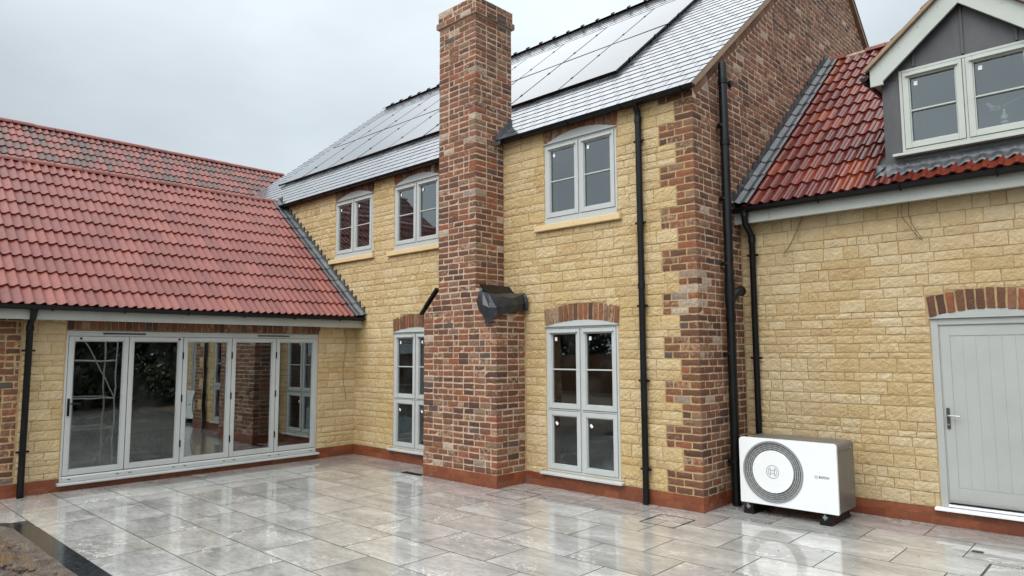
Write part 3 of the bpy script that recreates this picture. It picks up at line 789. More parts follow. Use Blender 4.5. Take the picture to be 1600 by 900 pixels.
for v in rows:
    ri = round((v-.15)/.075)
    if v < ZB-.03:
        bricks(ch, Fr1, [v], lambda q: (-CD, 0), (), 1, key=('cr%d' % ri, None)); bricks(ch, Fl1, [v], lambda q: (0, CD), (), 1)
    elif v > ZS-.2:
        bricks(ch, Fr2, [v], lambda q: (-CD, .155 if v > 4.3 else 0), (), 1, key=('cr%d' % ri, None)); bricks(ch, Fl2, [v], lambda q: (-.155 if v > 4.3 else 0, CD), (), 1)
def capc(z0, z1, o, n):
    ch.box(SX0-o, SX1+o, -CD-o, .155+o, z0, z1, 0)
    Fs = [(lambda a, b, n_: (a, -CD-o-n_, b), SX0-o, SX1+o), (lambda a, b, n_: (SX1+o+n_, a, b), -CD-o, .155+o), (lambda a, b, n_: (SX0-o-n_, -a, b), -.155-o, CD+o)]
    for Ff, a, b in Fs: bricks(ch, Ff, [z0+.075*i for i in range(n)], lambda q: (a, b), (), 1)
capc(5.87, 5.946, .034, 1); capc(5.946, 6.098, .014, 2)
ch.box(SX0+.2, SX0+.45, -.4, 0, 6.09, 6.105, 0)
chim = ch.build('chimney', ['brick_mortar', 'old_brick'], house); random.seed(21)
cp = MB(); cp.fbox(F_chf, BX0, BX1, 0, .148, -.4, 0.0006, 1); plinth(cp, F_chf, BX0-.004, BX1+.004)
cp.fbox(Fr1, -CD, 0, 0, .148, -.2, 0.0006, 1); plinth(cp, Fr1, -CD, -.005); cp.fbox(Fl1, 0, CD, 0, .148, -.2, 0.0006, 1); plinth(cp, Fl1, 0.005, CD)
cp.build('chimney_plinth', ['plinth_brick', 'plinth_mortar'], chim)
sh = MB(); sl_ = math.atan2(ZS-ZB, SX0-BX0)
Fsh = lambda a, b, n_: (BX0-.035+a*math.cos(sl_)-b*math.sin(sl_), -CD-.03+n_, ZB+.0+a*math.sin(sl_)+b*math.cos(sl_))
sh.fbox(Fsh, -.02, .43, .002, .026, 0, CD+.02)
sh.fbox(Fsh, .10, .43, .028, .038, .004, CD+.02)
sh.build('shoulder_flashing', 'black_plastic', chim)
sh2 = MB(); Fsh2 = lambda a, b, n_: (BX1+.035-a*math.cos(sl_)+b*math.sin(sl_), -CD-.01+n_, ZB+a*math.sin(sl_)+b*math.cos(sl_))
sh2.fbox(Fsh2, 0, .43, .002, .026, 0, CD); sh2.build('shoulder_flashing', 'black_plastic', chim)
lf = MB(); lf.add([(SX1+.012, -.16, 4.26), (SX1+.012, .16, 4.54), (SX1+.14, .13, 4.49), (SX1+.10, -.14, 4.27), (SX1+.012, -.16, 4.36), (SX1+.012, .16, 4.64)], [(0, 3, 2, 1), (0, 1, 5, 4)])
lf.add([(SX1+.012, -.175, 4.26), (SX1+.10, -.165, 4.265), (SX1+.10, -.165, 4.22), (SX1+.012, -.175, 4.21)], [(0, 1, 2, 3)])
lf.build('lead_flashing', 'lead', chim)

# black sheet wrapped over the right shoulder
def sheet():
    mb = MB()
    # rows from stack to outer edge, columns from front hang up and over, then down the side
    P = lambda *a: Vector(a)
    front = [[P(-2.665, -.535, 2.20), P(-2.70, -.555, 2.36)], ]
    v = [P(-2.66, -.522, 2.20), P(-2.60, -.530, 2.30), P(-2.53, -.545, 2.295), P(-2.42, -.555, 2.265), P(-2.335, -.55, 2.225),   # top edge of the front hang
         P(-2.62, -.525, 2.09), P(-2.55, -.56, 2.18), P(-2.47, -.60, 2.14), P(-2.39, -.575, 2.10), P(-2.318, -.535, 2.10),        # folds
         P(-2.53, -.522, 1.995), P(-2.50, -.555, 2.03), P(-2.465, -.565, 1.905), P(-2.40, -.55, 1.955), P(-2.318, -.522, 1.99),   # lower hem
         P(-2.31, -.42, 2.235), P(-2.29, -.30, 2.215), P(-2.285, -.16, 2.255), P(-2.30, -.085, 2.285),                           # top edge along the side
         P(-2.295, -.40, 2.12), P(-2.265, -.29, 2.135), P(-2.28, -.17, 2.16), P(-2.275, -.075, 2.18),
         P(-2.318, -.41, 2.03), P(-2.30, -.27, 2.055), P(-2.315, -.15, 2.085), P(-2.31, -.055, 2.085),
         P(-2.66, -.47, 2.345), P(-2.60, -.44, 2.35), P(-2.48, -.40, 2.27), P(-2.40, -.35, 2.245), P(-2.66, -.2, 2.355), P(-2.50, -.2, 2.29), P(-2.40, -.12, 2.27), P(-2.67, -.06, 2.36), P(-2.5, -.06, 2.30)]
    f_ = [(0, 5, 6, 1), (1, 6, 7, 2), (2, 7, 8, 3), (3, 8, 9, 4), (5, 10, 11, 6), (6, 11, 12, 7), (7, 12, 13, 8), (8, 13, 14, 9),
          (4, 9, 19, 15), (15, 19, 20, 16), (16, 20, 21, 17), (17, 21, 22, 18), (9, 14, 23, 19), (19, 23, 24, 20), (20, 24, 25, 21), (21, 25, 26, 22),
          (0, 1, 28, 27), (1, 2, 29, 28), (2, 3, 29), (3, 4, 30, 29), (4, 15, 30), (15, 16, 33, 30), (16, 17, 33), (17, 18, 33), (27, 28, 32, 31), (28, 29, 32), (29, 30, 33, 32), (31, 32, 35, 34), (32, 33, 35), (33, 18, 35)]
    mb.add(v, f_)
    ob = mb.build('plastic_sheet', 'black_sheet')
    md = ob.modifiers.new('solid', 'SOLIDIFY'); md.thickness = .008; md.offset = 1
    mb2 = MB(); mb2.tube([(-2.31, -.075, 2.295), (-2.285, -.065, 2.25), (-2.268, -.058, 2.17), (-2.275, -.05, 2.085)], [.018, .024, .026, .02], 10)
    rl = mb2.build('rolled_edge', 'black_sheet', ob, smooth=True)
    tag(ob, 'crumpled black plastic sheet wrapped over the right shoulder of the brick chimney', 'plastic sheet')
sheet()

# ------------------------------------------------------------------ solar panels
PX = [-10.36+.98*i for i in range(10)]; PS = [(1.06/math.cos(TH), 2.37/math.cos(TH)), (2.40/math.cos(TH), 3.68/math.cos(TH))]
ordn = ['first', 'second', 'third', 'fourth', 'fifth', 'sixth', 'seventh', 'eighth', 'ninth']
for ri, (s0, s1) in enumerate(PS):
    for ci in range(9):
        a, b = PX[ci]-(XL-.06)+.008, PX[ci+1]-(XL-.06)-.008
        n_from_right = 8-ci
        row = 'lower' if ri == 0 else 'upper'
        lab = 'black framed solar panel on the slate roof, %s row, %s from the brick gable end' % (row, ordn[n_from_right])
        o3 = F_roof((a+b)/2, (s0+s1)/2, .03)
        t = thing('solar_panel', lab, 'solar panel', o3, 'solar panels on the slate roof')
        fm = MB(); wv = .009
        for q in ((a, a+wv, s0, s1), (b-wv, b, s0, s1), (a+wv, b-wv, s0, s0+wv), (a+wv, b-wv, s1-wv, s1)): fm.fbox(F_roof, *q, .018, .042)
        fm.fbox(F_roof, a+wv, b-wv, s0+wv, s1-wv, .018, .036)
        for rs in (.25, .75): fm.fbox(F_roof, a-.004, b+.004, s0+(s1-s0)*rs-.015, s0+(s1-s0)*rs+.015, -.004, .018)
        fm.build('frame', 'black_plastic', t, origin=o3)
        gl = MB(); e_ = [random.uniform(-.0015, .0015) for _ in range(2)]
        gl.add([F_roof(a+wv, s0+wv, .0405+e_[0]), F_roof(b-wv, s0+wv, .0405-e_[0]), F_roof(b-wv, s1-wv, .0405+e_[1]), F_roof(a+wv, s1-wv, .0405-e_[1])], [(0, 1, 2, 3)])
        gl.build('glass_face', 'panel_glass', t, origin=o3)
        for rs in (.25, .75):
            sc = s0+(s1-s0)*rs
            c_ = MB(); c_.fbox(F_roof, b-.008, b+.012, sc-.026, sc+.026, .02, .050); c_.build('clamp', 'black_plastic', t, origin=o3)

# ------------------------------------------------------------------ pantile roofs
PROF = [(0, .004), (.10, .001), (.25, -.003), (.42, -.001), (.56, .008), (.68, .020), (.80, .027), (.92, .024), (1.0, .012)]
def pantiles(mb, F, width, rows, gauge, pitch, mat=0, skip=None, top=None, start=0.0, rndf=None, lift=.027, prof=PROF):
    nw = int(width/pitch)
    for j in range(rows):
        s0 = j*gauge; s1 = s0+gauge*1.12
        if top: s1 = min(s1, top)
        for i in range(nw):
            a = start+i*pitch
            if skip and skip(a+pitch/2, s0+gauge/2): continue
            rv = rndf(i, j) if rndf else hsh('t', i//2, j, mat)
            jl = random.uniform(-.002, .002); ls = lift+random.uniform(-.0025, .0025)
            n = len(prof); pts = []
            ov = 1.06
            for (t_, h_) in prof: pts.append(F(a+t_*pitch*ov, s0+jl, ls+h_))
            for (t_, h_) in prof: pts.append(F(a+t_*pitch*ov, s1, .002+h_))
            for (t_, h_) in prof: pts.append(F(a+t_*pitch*ov, s0+jl+.002, ls+h_-.020))
            pts += [F(a+pitch*ov, s0+jl, ls+prof[-1][1]-.028), F(a+pitch*ov, s1, prof[-1][1]-.022)]
            fc = [(k, k+1, n+k+1, n+k) for k in range(n-1)] + [(2*n+k, 2*n+k+1, k+1, k) for k in range(n-1)] + [(n-1, 3*n, 3*n+1, 2*n-1)]
            mb.add(pts, fc, mat, rv)
def smooth_roof(ob):
    me = ob.data; me.polygons.foreach_set('use_smooth', [True]*len(me.polygons))
    try: me.set_sharp_from_angle(angle=R(50))
    except Exception: pass
def half_round(mb, p0, p1, rad, n, mat=0, gaps=()):
    p0, p1 = Vector(p0), Vector(p1); d = (p1-p0)/n; side = d.cross(Vector((0, 0, 1))).normalized()
    for i in range(n):
        if i in gaps: continue
        a, b = p0+d*(i+.01), p0+d*(i+.985); k = 8; v = []
        lift = random.uniform(-.004, .004)
        for p_, s_ in ((a, 1.0), (b, 1.06)):
            for rr_ in (rad*s_, rad*s_-.014):
                v += [p_ + side*math.cos(math.pi*q/k)*rr_ + Vector((0, 0, math.sin(math.pi*q/k)*rr_*.85+lift)) for q in range(k+1)]
        m = k+1; fc = []
        for q in range(k): fc += [(q, q+1, 2*m+q+1, 2*m+q), (m+q+1, m+q, 3*m+q, 3*m+q+1), (q+1, q, m+q, m+q+1), (2*m+q, 2*m+q+1, 3*m+q+1, 3*m+q)]
        mb.add(v, fc, mat, random.random())
def stepped(mb, F, pts_fn, n, h=.0):
    pass

# ------------------------------------------------------------------ side wing with the folding doors
wing = thing('side_wing', 'single storey stone wing with red pantile roof and five leaf folding doors', 'house wing', (-8.5, -2.4, 0))
WY0 = -5.05
w = MB(); BF = (-3.99, -.68, .10, 1.862)
slab(w, F_wing, WY0, -.003, 0, 2.0, .25, [(BF[0], BF[1], .04, BF[3])], 0, 3)
wo = [(BF[0]-.01, BF[1]+.01, 0, 2.2), (WY0-.1, -4.425, 0, 2.2)]
stones(w, F_wing, -4.42, 0, .15, 1.99, wo, 1, rough=.9)
bricks(w, F_wing, frange(.15, 1.98, .075), lambda v: (WY0, -4.43), (), 2)
x = BF[0]
while x < BF[1]:
    gg = .005; w.block(F_wing, [(x+gg, BF[3]+.004), (x+.078-gg, BF[3]+.004), (x+.078-gg, 2.0), (x+gg, 2.0)], random.uniform(.006, .012), 2, 3, .002, .002, .004, 2, random.random()); x += .078
w.box(-10.9, -L-.25, WY0, WY0+.25, 0, 2.0, 3); w.box(-11.1, -10.85, WY0, 0, 0, 2.0, 3)
w.add([(-11.1, WY0, 2.0), (-L, WY0, 2.0), (-8.55, WY0, 4.15)], [(0, 1, 2)], 1)
bs = [z_ for z_ in frange(.15, 1.98, .075)]
Fs = lambda a, b, n_: (a, WY0-n_, b)
bricks(w, Fs, bs, lambda v: (-L-1.2, -L), (), 2)
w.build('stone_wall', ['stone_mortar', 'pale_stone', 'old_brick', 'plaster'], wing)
pl = MB(); pl.fbox(F_wing, WY0, BF[0], 0, .148, -.1, 0.0006, 1); pl.fbox(F_wing, BF[1], 0, 0, .148, -.1, 0.0006, 1); pl.fbox(F_wing, BF[0], BF[1], 0, .075, -.1, 0.0006, 1)
plinth(pl, F_wing, WY0, BF[0]-.03); plinth(pl, F_wing, BF[1]+.03, -.004); plinth(pl, F_wing, BF[0]-.03, BF[1]+.03, n=1)
pl.build('plinth', ['plinth_brick', 'plinth_mortar'], wing)
fi = MB(); fi.box(-10.85, -L-.25, WY0+.25, -.02, -.015, .09); fi.box(-10.85, -L-.25, WY0+.25, -.02, 2.0, 2.02); fi.build('floor_slab', 'floor_screed', wing)
# folding doors
bf = MB(); a, b = BF[0], BF[1]
bf.fbox(F_wing, a, a+.022, .10, 1.858, -.09, .004); bf.fbox(F_wing, b-.022, b, .10, 1.858, -.09, .004); bf.fbox(F_wing, a+.022, b-.022, 1.792, 1.858, -.09, .004)
bf.fbox(F_wing, a+.0, b, 1.835, 1.852, .004, .012)
bf.prism(lambda p_, q_, n_: F_wing(n_, q_, p_), [(-.09, .10), (.02, .10), (.02, .150), (.008, .166), (-.09, .166)], a+.022, b-.022)
frm = bf.build('folding_door_frame', 'frame_paint', wing, bevel=.004)
ci = MB(); ci.prism(lambda p_, q_, n_: F_wing(n_, q_, p_), [(-.05, .104), (.062, .094), (.068, .090), (.068, .070), (-.05, .070)], a-.03, b+.03); ci.build('sill', 'frame_paint', frm, bevel=.003)
for c in (-3.37, -.98-.42):
    vv = MB(); vv.fbox(F_wing, c-.24, c+.24, 1.818, 1.830, .004, .02); vv.build('trickle_vent', 'black_plastic', frm)
lw_ = (b-a-.044)/5
dr = MB()
for i in range(5):
    x0 = a+.022+lw_*i
    for dx in (.07, lw_-.07): dr.fbox(F_wing, x0+dx-.016, x0+dx+.016, .128, .136, .015, .024)
dr.build('drain_slots', 'seal', frm)
sq = MB()
for i in range(6): sq.fbox(F_wing, a+.016+lw_*i, a+.028+lw_*i, .17, 1.79, -.05, -.008)
sq.fbox(F_wing, a+.02, b-.02, .164, .176, -.05, -.008); sq.fbox(F_wing, a+.02, b-.02, 1.786, 1.796, -.05, -.008)
sq.build('door_gasket', 'seal', frm)
for i in range(5):
    x0, x1 = a+.022+lw_*i+.004, a+.022+lw_*(i+1)-.004
    lf_ = MB(); sw = .052; z0, z1 = .174, 1.788
    for q in ((x0, x0+sw, z0, z1), (x1-sw, x1, z0, z1), (x0+sw, x1-sw, z0, z0+sw+.006), (x0+sw, x1-sw, z1-sw, z1)): lf_.fbox(F_wing, *q, -.05, .010)
    q2 = sw+.010
    for q in ((x0+sw, x0+q2, z0+sw, z1-sw), (x1-q2, x1-sw, z0+sw, z1-sw), (x0+q2, x1-q2, z0+sw+.006, z0+q2+.006), (x0+q2, x1-q2, z1-q2, z1-sw)): lf_.fbox(F_wing, *q, -.05, -.002)
    lo = lf_.build('door_leaf', 'frame_paint', wing, bevel=.004)
    gl = MB(); t_ = [random.uniform(-.0025, .0025) for _ in range(2)]
    gl.add([F_wing(x0+q2-.006, z0+q2, -.020), F_wing(x1-q2+.006, z0+q2, -.020+t_[0]), F_wing(x1-q2+.006, z1-q2+.006, -.020+t_[0]), F_wing(x0+q2-.006, z1-q2+.006, -.020)], [(0, 1, 2, 3)])
    gl.build('pane', 'door_glass', lo)
    if i == 0:
        hd = MB(); hd.fbox(F_wing, x0+.012, x0+.036, .86, 1.06, .010, .022); hd.tube([F_wing(x0+.024, 1.0, .02), F_wing(x0+.024, 1.0, .052), F_wing(x0+.035, 1.0, .056), F_wing(x0+.135, 1.0, .056)], .008, 8)
        hd.fbox(F_wing, x0+.018, x0+.030, .885, .905, .022, .026); hd.build('handle', 'black_plastic', lo)
    if i in (0, 1):
        kk = MB(); cc = x0+.12 if i == 0 else x1-.05
        kk.tube([F_wing(cc, z1-.025, .009), F_wing(cc, z1-.025, .022)], .013, 10); kk.build('shoot_bolt', 'black_plastic', lo)
    if i in (1, 2, 3):
        hg = MB()
        for hz in (.42, 1.0, 1.55): hg = MB(); hg.fbox(F_wing, x1-.004, x1+.012, hz-.045, hz+.045, .004, .02); hg.build('hinge', 'black_plastic', lo)
# wing roof
WM = .808; F_wr = roof_frame((-5.74, WY0-.06, 2.118), (0, 1, 0), (-1, 0, 0), WM)
WT = math.atan(WM); WLEN = (8.55-5.74)/math.cos(WT); WW = 5.05+.06-.02
wr = MB(); wr.fbox(F_wr, 0, WW, 0, WLEN, -.05, -.012, 1)
pantiles(wr, F_wr, WW-.09, 11, WLEN/11, .1045, 0, top=WLEN)
F_wb = roof_frame((-11.36, WY0-.06, 2.118), (0, 1, 0), (1, 0, 0), WM); wr.fbox(F_wb, 0, WW, 0, WLEN, -.05, .02, 0, .4)
wroof = wr.build('tiled_roof', ['red_tile', 'roof_deck'], wing); smooth_roof(wroof)
WRZ = 2.118+WM*2.81
rd = MB(); half_round(rd, (-8.55, WY0-.06, WRZ-.028), (-8.55, .0, WRZ-.028), .085, 14, 0); rd.build('ridge_tiles', 'red_tile', wroof, smooth=True)
# stepped lead flashing where the tiles meet the house
def step_flash(name, parent, F, x_of_s, n, rise, run, base_lo, thick, Froof, a0, a1, mat_='lead'):
    pass
sf = MB(); ns = 24
top_pts = []; 
for i in range(ns):
    s0 = WLEN*i/ns; s1 = WLEN*(i+1)/ns
    x0, z0 = -5.74-s0*math.cos(WT), 2.118+s0*math.sin(WT); x1, z1 = -5.74-s1*math.cos(WT), 2.118+s1*math.sin(WT)
    hh = .165 + random.uniform(-.006, .006)
    sf.prism(F_main, [(x0+.012, z0+.0), (x0+.012, z0+hh), (x1, z1+hh*.5), (x1, z1)], .012, .030+.002*(i % 3), 0)
    sf.prism(F_main, [(x0+.012, z0+hh-.004), (x0+.012, z0+hh+.02), (x0-.02, z0+hh+.012)], .012, .034, 0)
for i in range(11):
    s0 = WLEN*i/11-.02; s1 = WLEN*(i+1)/11+.02
    prof = [(-.155, .028), (-.13, .040), (-.10, .034), (-.07, .036), (-.045, .055), (-.025, .066), (-.005, .060), (.018, .075)]
    v = [F_wr(WW+p_, max(0, s0), h_+.018) for p_, h_ in prof] + [F_wr(WW+p_, min(WLEN, s1), h_+.006) for p_, h_ in prof]; m = len(prof)
    sf.add(v, [(k, k+1, m+k+1, m+k) for k in range(m-1)]); sf.add([v[0], v[m], F_wr(WW-.155, min(WLEN, s1), 0), F_wr(WW-.155, max(0, s0), 0)], [(0, 1, 2, 3)])
sf.build('stepped_flashing', 'lead', wroof)
gw_ = half_gutter('gutter', wing, (-5.735, WY0-.06, 2.125), (-5.735, -.03, 2.125), .052, (1, 0, 0))
fb = MB(); fb.box(-5.84, -5.79, WY0-.06, -.012, 1.968, 2.11); fb.box(-5.985, -5.84, WY0-.06, -.012, 1.985, 2.0); fb.build('fascia_board', 'fascia_paint', wing)
DY = -4.375
pipe(wing, [(-5.742, DY, 2.10), (-5.742, DY, 2.06), (-5.77, DY, 2.02), (-5.80, DY, 1.98), (-5.87, DY, 1.95), (-5.90, DY, 1.90), (-5.91, DY, .03), (-5.89, DY, .01)], .034,
     [((-5.742, DY, 2.10), (-5.742, DY, 2.07)), ((-5.90, DY, 1.9), (-5.90, DY, 1.84))], [(-5.918, DY, z_) for z_ in (1.62, .50)], (1, 0, 0))

# ------------------------------------------------------------------ garage wing with dormer
gar = thing('garage_wing', 'stone wing with glossy red pantiles, lead clad dormer and grey side door', 'house wing', (3.2, 3.5, 0))
GX1 = 3.75
w = MB(); GD = (1.812, 2.69, .16, 1.862)
slab(w, F_gar, .003, GX1, 0, 3.08, .25, [(GD[0], GD[1], .16, GD[3])], 0, 3)
go = [(GD[0]-.006, GD[1]+.006, .1, GD[3]), (GD[0]-.05, GD[1]+.05, .10, .16), (GD[0]-.03, GD[1]+.03, GD[3], GD[3]+.2), (GD[0]+.12, GD[1]-.12, GD[3]+.2, GD[3]+.255)]
stones(w, F_gar, .012, GX1, .15, 3.07, go, 1, rough=.95)
arch(w, F_gar, GD[0]-.012, GD[1]+.012, GD[3]+.016, .066, .185, 12, .062, 2, .012, 44)
w.box(GX1-.25, GX1, W2, 7.2, 0, 3.08, 0); w.box(0, GX1-.25, 6.95, 7.2, 0, 3.08, 0)
w.add([(GX1, W2, 3.08), (GX1, 7.2, 3.08), (GX1, 4.12, 5.6)], [(0, 1, 2)], 0)
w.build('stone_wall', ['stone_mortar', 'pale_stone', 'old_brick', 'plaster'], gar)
pl = MB(); pl.fbox(F_gar, 0, GX1, 0, .100, -.1, 0.0006, 1); pl.fbox(F_gar, 0, GD[0], .1, .148, -.1, 0.0006, 1); pl.fbox(F_gar, GD[1], GX1, .1, .148, -.1, 0.0006, 1); plinth(pl, F_gar, .01, GX1, [(GD[0]-.05, GD[1]+.05, .132, .3)])
pl.build('plinth', ['plinth_brick', 'plinth_mortar'], gar)
# door
df = MB(); a, b = GD[0], GD[1]
for q in ((a, a+.058, .165, GD[3]), (b-.058, b, .165, GD[3]), (a+.058, b-.058, GD[3]-.056, GD[3])): df.fbox(F_gar, *q, -.07, .006)
for q in ((a+.058, a+.068, .20, GD[3]-.056), (b-.068, b-.058, .20, GD[3]-.056), (a+.068, b-.068, GD[3]-.066, GD[3]-.056)): df.fbox(F_gar, *q, -.07, -.006)
df.fbox(F_gar, a-.012, b+.012, GD[3]+.002, GD[3]+.012, -.02, .03)
po = [(a-.004, GD[3]+.012), (b+.004, GD[3]+.012)] + [(a+(b-a)*t/14, GD[3]+.018+.064*(1-(2*t/14-1)**2)) for t in range(14, -1, -1)]
df.prism(F_gar, po, -.05, .004)
dfo = df.build('door_frame', 'door_paint', gar, bevel=.004)
th = MB(); th.prism(lambda p_, q_, n_: F_gar(n_, q_, p_), [(-.06, .17), (.05, .158), (.056, .152), (.056, .134), (-.06, .134)], a-.045, b+.045); th.fbox(F_gar, a+.058, b-.058, .17, .192, -.05, .012)
th.build('sill', 'white_enamel', dfo, bevel=.003)
dl = MB(); x0, x1, z0, z1 = a+.069, b-.069, .206, GD[3]-.067
dl.fbox(F_gar, x0, x1, z0, z1, -.055, -.014)
gx0, gx1, gz0, gz1 = x0+.078, x1-.078, .345, 1.700; n = 6; wv = (gx1-gx0)/n
for i in range(n): dl.fbox(F_gar, gx0+wv*i+.0011, gx0+wv*(i+1)-.0011, gz0, gz1, -.014, -.0119)
dl.fbox(F_gar, x0, gx0-.004, z0, z1, -.014, -.0085); dl.fbox(F_gar, gx1+.004, x1, z0, z1, -.014, -.0085); dl.fbox(F_gar, gx0-.004, gx1+.004, z0, gz0-.006, -.014, -.0085); dl.fbox(F_gar, gx0-.004, gx1+.004, gz1+.006, z1, -.014, -.0085)
dlo = dl.build('door_leaf', 'door_paint', gar, bevel=.003)
hd = MB(); hd.fbox(F_gar, x0+.014, x0+.040, .865, 1.052, -.0085, .004); hd.build('handle_plate', 'dark_steel', dlo, bevel=.004)
hd = MB(); hd.tube([F_gar(x0+.027, .985, .003), F_gar(x0+.027, .985, .040), F_gar(x0+.036, .985, .046), F_gar(x0+.125, .982, .046)], .008, 10); hd.tube([F_gar(x0+.027, .902, .003), F_gar(x0+.027, .902, .010)], .009, 12); hd.build('handle', 'steel', dlo, smooth=True)
wb = MB(); wb.prism(lambda p_, q_, n_: F_gar(n_, q_, p_), [(-.009, .235), (.016, .224), (.016, .214), (-.009, .214)], x0+.004, x1-.004); wb.build('weather_bar', 'steel', dlo)
# roof
GM = .82; GT = math.atan(GM); GY0, GZ0 = .845, 3.16-.025*GM
F_gr = roof_frame((.012, GY0, GZ0), (1, 0, 0), (0, 1, 0), GM); GLEN = (4.14-GY0)/math.cos(GT)
DX0, DX1, DYF = 1.512, 2.898, 1.03
gr = MB(); sd_ = (DYF-GY0)/math.cos(GT)
gr.fbox(F_gr, 0, DX0-.012, 0, GLEN, -.05, -.012, 1); gr.fbox(F_gr, DX1-.012, GX1, 0, GLEN, -.05, -.012, 1); gr.fbox(F_gr, DX0-.012, DX1-.012, 0, sd_+.02, -.05, -.012, 1); gr.fbox(F_gr, DX0-.012, DX1-.012, GLEN*.46, GLEN, -.05, -.012, 1)
pantiles(gr, F_gr, GX1-.1, 13, GLEN/13, .118, 0, top=GLEN, start=.10, skip=lambda aa, ss: DX0-.02 < aa < DX1 and ss > sd_+.05 and GZ0+ss*math.sin(GT) < 4.30+.84*(.77-abs(aa-2.205)),
         lift=.022,
         prof=[(0, .006), (.08, .002), (.22, -.003), (.38, -.003), (.50, .003), (.60, .014), (.70, .021), (.82, .022), (.92, .016), (1.0, .005)])
F_gb = roof_frame((.012, 4.14*2-GY0, GZ0), (1, 0, 0), (0, -1, 0), GM); gr.fbox(F_gb, 0, GX1, 0, GLEN, -.05, .015, 0, .4)
groof = gr.build('tiled_roof', ['wet_tile', 'roof_deck'], gar); smooth_roof(groof)
GRZ = GZ0+GM*(4.14-GY0)
for nm_, gp_ in (('ridge_tile', range(1, 14)), ('ridge_tiles', (0, 1))):
    rd = MB(); half_round(rd, (.02, 4.14, GRZ-.02), (GX1, 4.14, GRZ-.02), .088, 14, 0, gaps=gp_); rd.build(nm_, 'red_tile', groof, smooth=True)
bd = MB(); bd.tube([(.28, 4.14, GRZ), (.55, 4.14, GRZ+.005), (.9, 4.14, GRZ)], .035, 8); bd.build('ridge_bedding', 'brick_mortar', groof)
sf = MB(); ns = 24
for i in range(ns):
    s0 = GLEN*i/ns; s1 = GLEN*(i+1)/ns
    y0, z0 = GY0+s0*math.cos(GT), GZ0+s0*math.sin(GT); y1, z1 = GY0+s1*math.cos(GT), GZ0+s1*math.sin(GT); hh = .17+random.uniform(-.006, .006)
    sf.prism(F_gab, [(y0-.012, z0), (y1, z1), (y1, z1+hh*.5), (y0-.012, z0+hh)], .012, .030+.002*(i % 3), 0)
    sf.prism(F_gab, [(y0-.012, z0+hh-.004), (y0+.02, z0+hh+.012), (y0-.012, z0+hh+.02)], .012, .036, 0)
for i in range(13):
    s0 = GLEN*i/13-.02; s1 = GLEN*(i+1)/13+.02
    prof = [(-.006, .07), (.018, .055), (.04, .066), (.06, .052), (.085, .036), (.11, .042), (.145, .05), (.17, .035)]
    v = [F_gr(p_, max(0, s0), h_+.018) for p_, h_ in prof] + [F_gr(p_, min(GLEN, s1), h_+.006) for p_, h_ in prof]; m = len(prof)
    sf.add(v, [(k, k+1, m+k+1, m+k) for k in range(m-1)])
sf.build('stepped_flashing', 'lead', groof)
half_gutter('gutter', gar, (.03, .80, 3.125), (GX1, .80, 3.125), .052, (0, -1, 0))
fb = MB(); fb.box(.012, .40, .855, .90, 2.965, 3.10); fb.box(.404, GX1, .855, .90, 2.965, 3.10); fb.box(.012, GX1, .90, 1.02, 2.98, 3.0)
for i in range(9):
    for zz in (3.0, 3.05):
        fb.tube([(.42+i*.55+(zz-3)*1.2, .8555, zz), (.42+i*.55+(zz-3)*1.2, .853, zz)], .004, 6, 1)
fb.build('fascia_board', ['fascia_paint', 'dark_steel'], gar)
pipe(gar, [(.155, .80, 3.10), (.155, .80, 3.0), (.155, .815, 2.955), (.157, .93, 2.86), (.16, .955, 2.80), (.16, .955, .02)], .033,
     [((.155, .80, 3.09), (.155, .80, 3.03)), ((.16, .955, 2.85), (.16, .955, 2.76))], [(.16, .965, z_) for z_ in (2.62, 1.5, .55)], (0, 1, 0))
# dormer
DZ0, DZE, DXC, DZA = 3.25, 4.20, 2.205, 4.80
Fd = lambda a, b, n_: (a, DYF-n_, b)
dm = MB(); hole = (1.668, 2.742, 3.475, 4.285)
po_l = [(DX0, DZ0), (hole[0], DZ0), (hole[0], hole[3]+.02), (DX0, DZE)]
def tri(u_): return DZE + (DZA-DZE)*(1-abs(u_-DXC)/(DXC-DX0))
dm.prism(Fd, [(DX0, DZ0), (hole[0], DZ0), (hole[0], tri(hole[0])), (DX0, DZE)], -.08, 0); dm.prism(Fd, [(hole[1], DZ0), (DX1, DZ0), (DX1, DZE), (hole[1], tri(hole[1]))], -.08, 0)
dm.prism(Fd, [(hole[0], DZ0), (hole[1], DZ0), (hole[1], hole[2]), (hole[0], hole[2])], -.08, 0); dm.prism(Fd, [(hole[0], hole[3]), (hole[1], hole[3]), (hole[1], tri(hole[1])), (DXC, DZA), (hole[0], tri(hole[0]))], -.08, 0)
for xx in (DX0, DX1-.06):
    dm.add([(xx, DYF+.08, DZ0), (xx, DYF+.08, DZE), (xx, 2.35, DZE), (xx+.06, DYF+.08, DZ0), (xx+.06, DYF+.08, DZE), (xx+.06, 2.35, DZE)], [(0, 2, 1), (3, 4, 5), (1, 2, 5, 4), (0, 3, 5, 2)])
for xx, zt_ in ((1.80, tri(1.80)), (DXC, DZA), (2.61, tri(2.61))):
    dm.fbox(Fd, xx-.012, xx+.012, hole[3]+.012, zt_-.03, 0, .014); 
dm.fbox(Fd, DX0, hole[0]-.02, DZE+.005, DZE+.012, 0, .006)
dorm = dm.build('dormer', 'lead_sheet', gar, bevel=.004)
di = MB(); di.box(DX0+.06, DX1-.06, 2.3, 2.36, 3.2, 4.6); di.box(DX0+.06, DX1-.06, DYF+.08, 2.3, 3.35, 3.38); di.build('dormer_room', 'plaster', dorm)
wfr = MB(); wd_ = window(gar, Fd, hole[0], hole[1], hole[2], hole[3], bars=(3.87,), apex=0, cill=False, paint='dormer_paint', rec=.012)
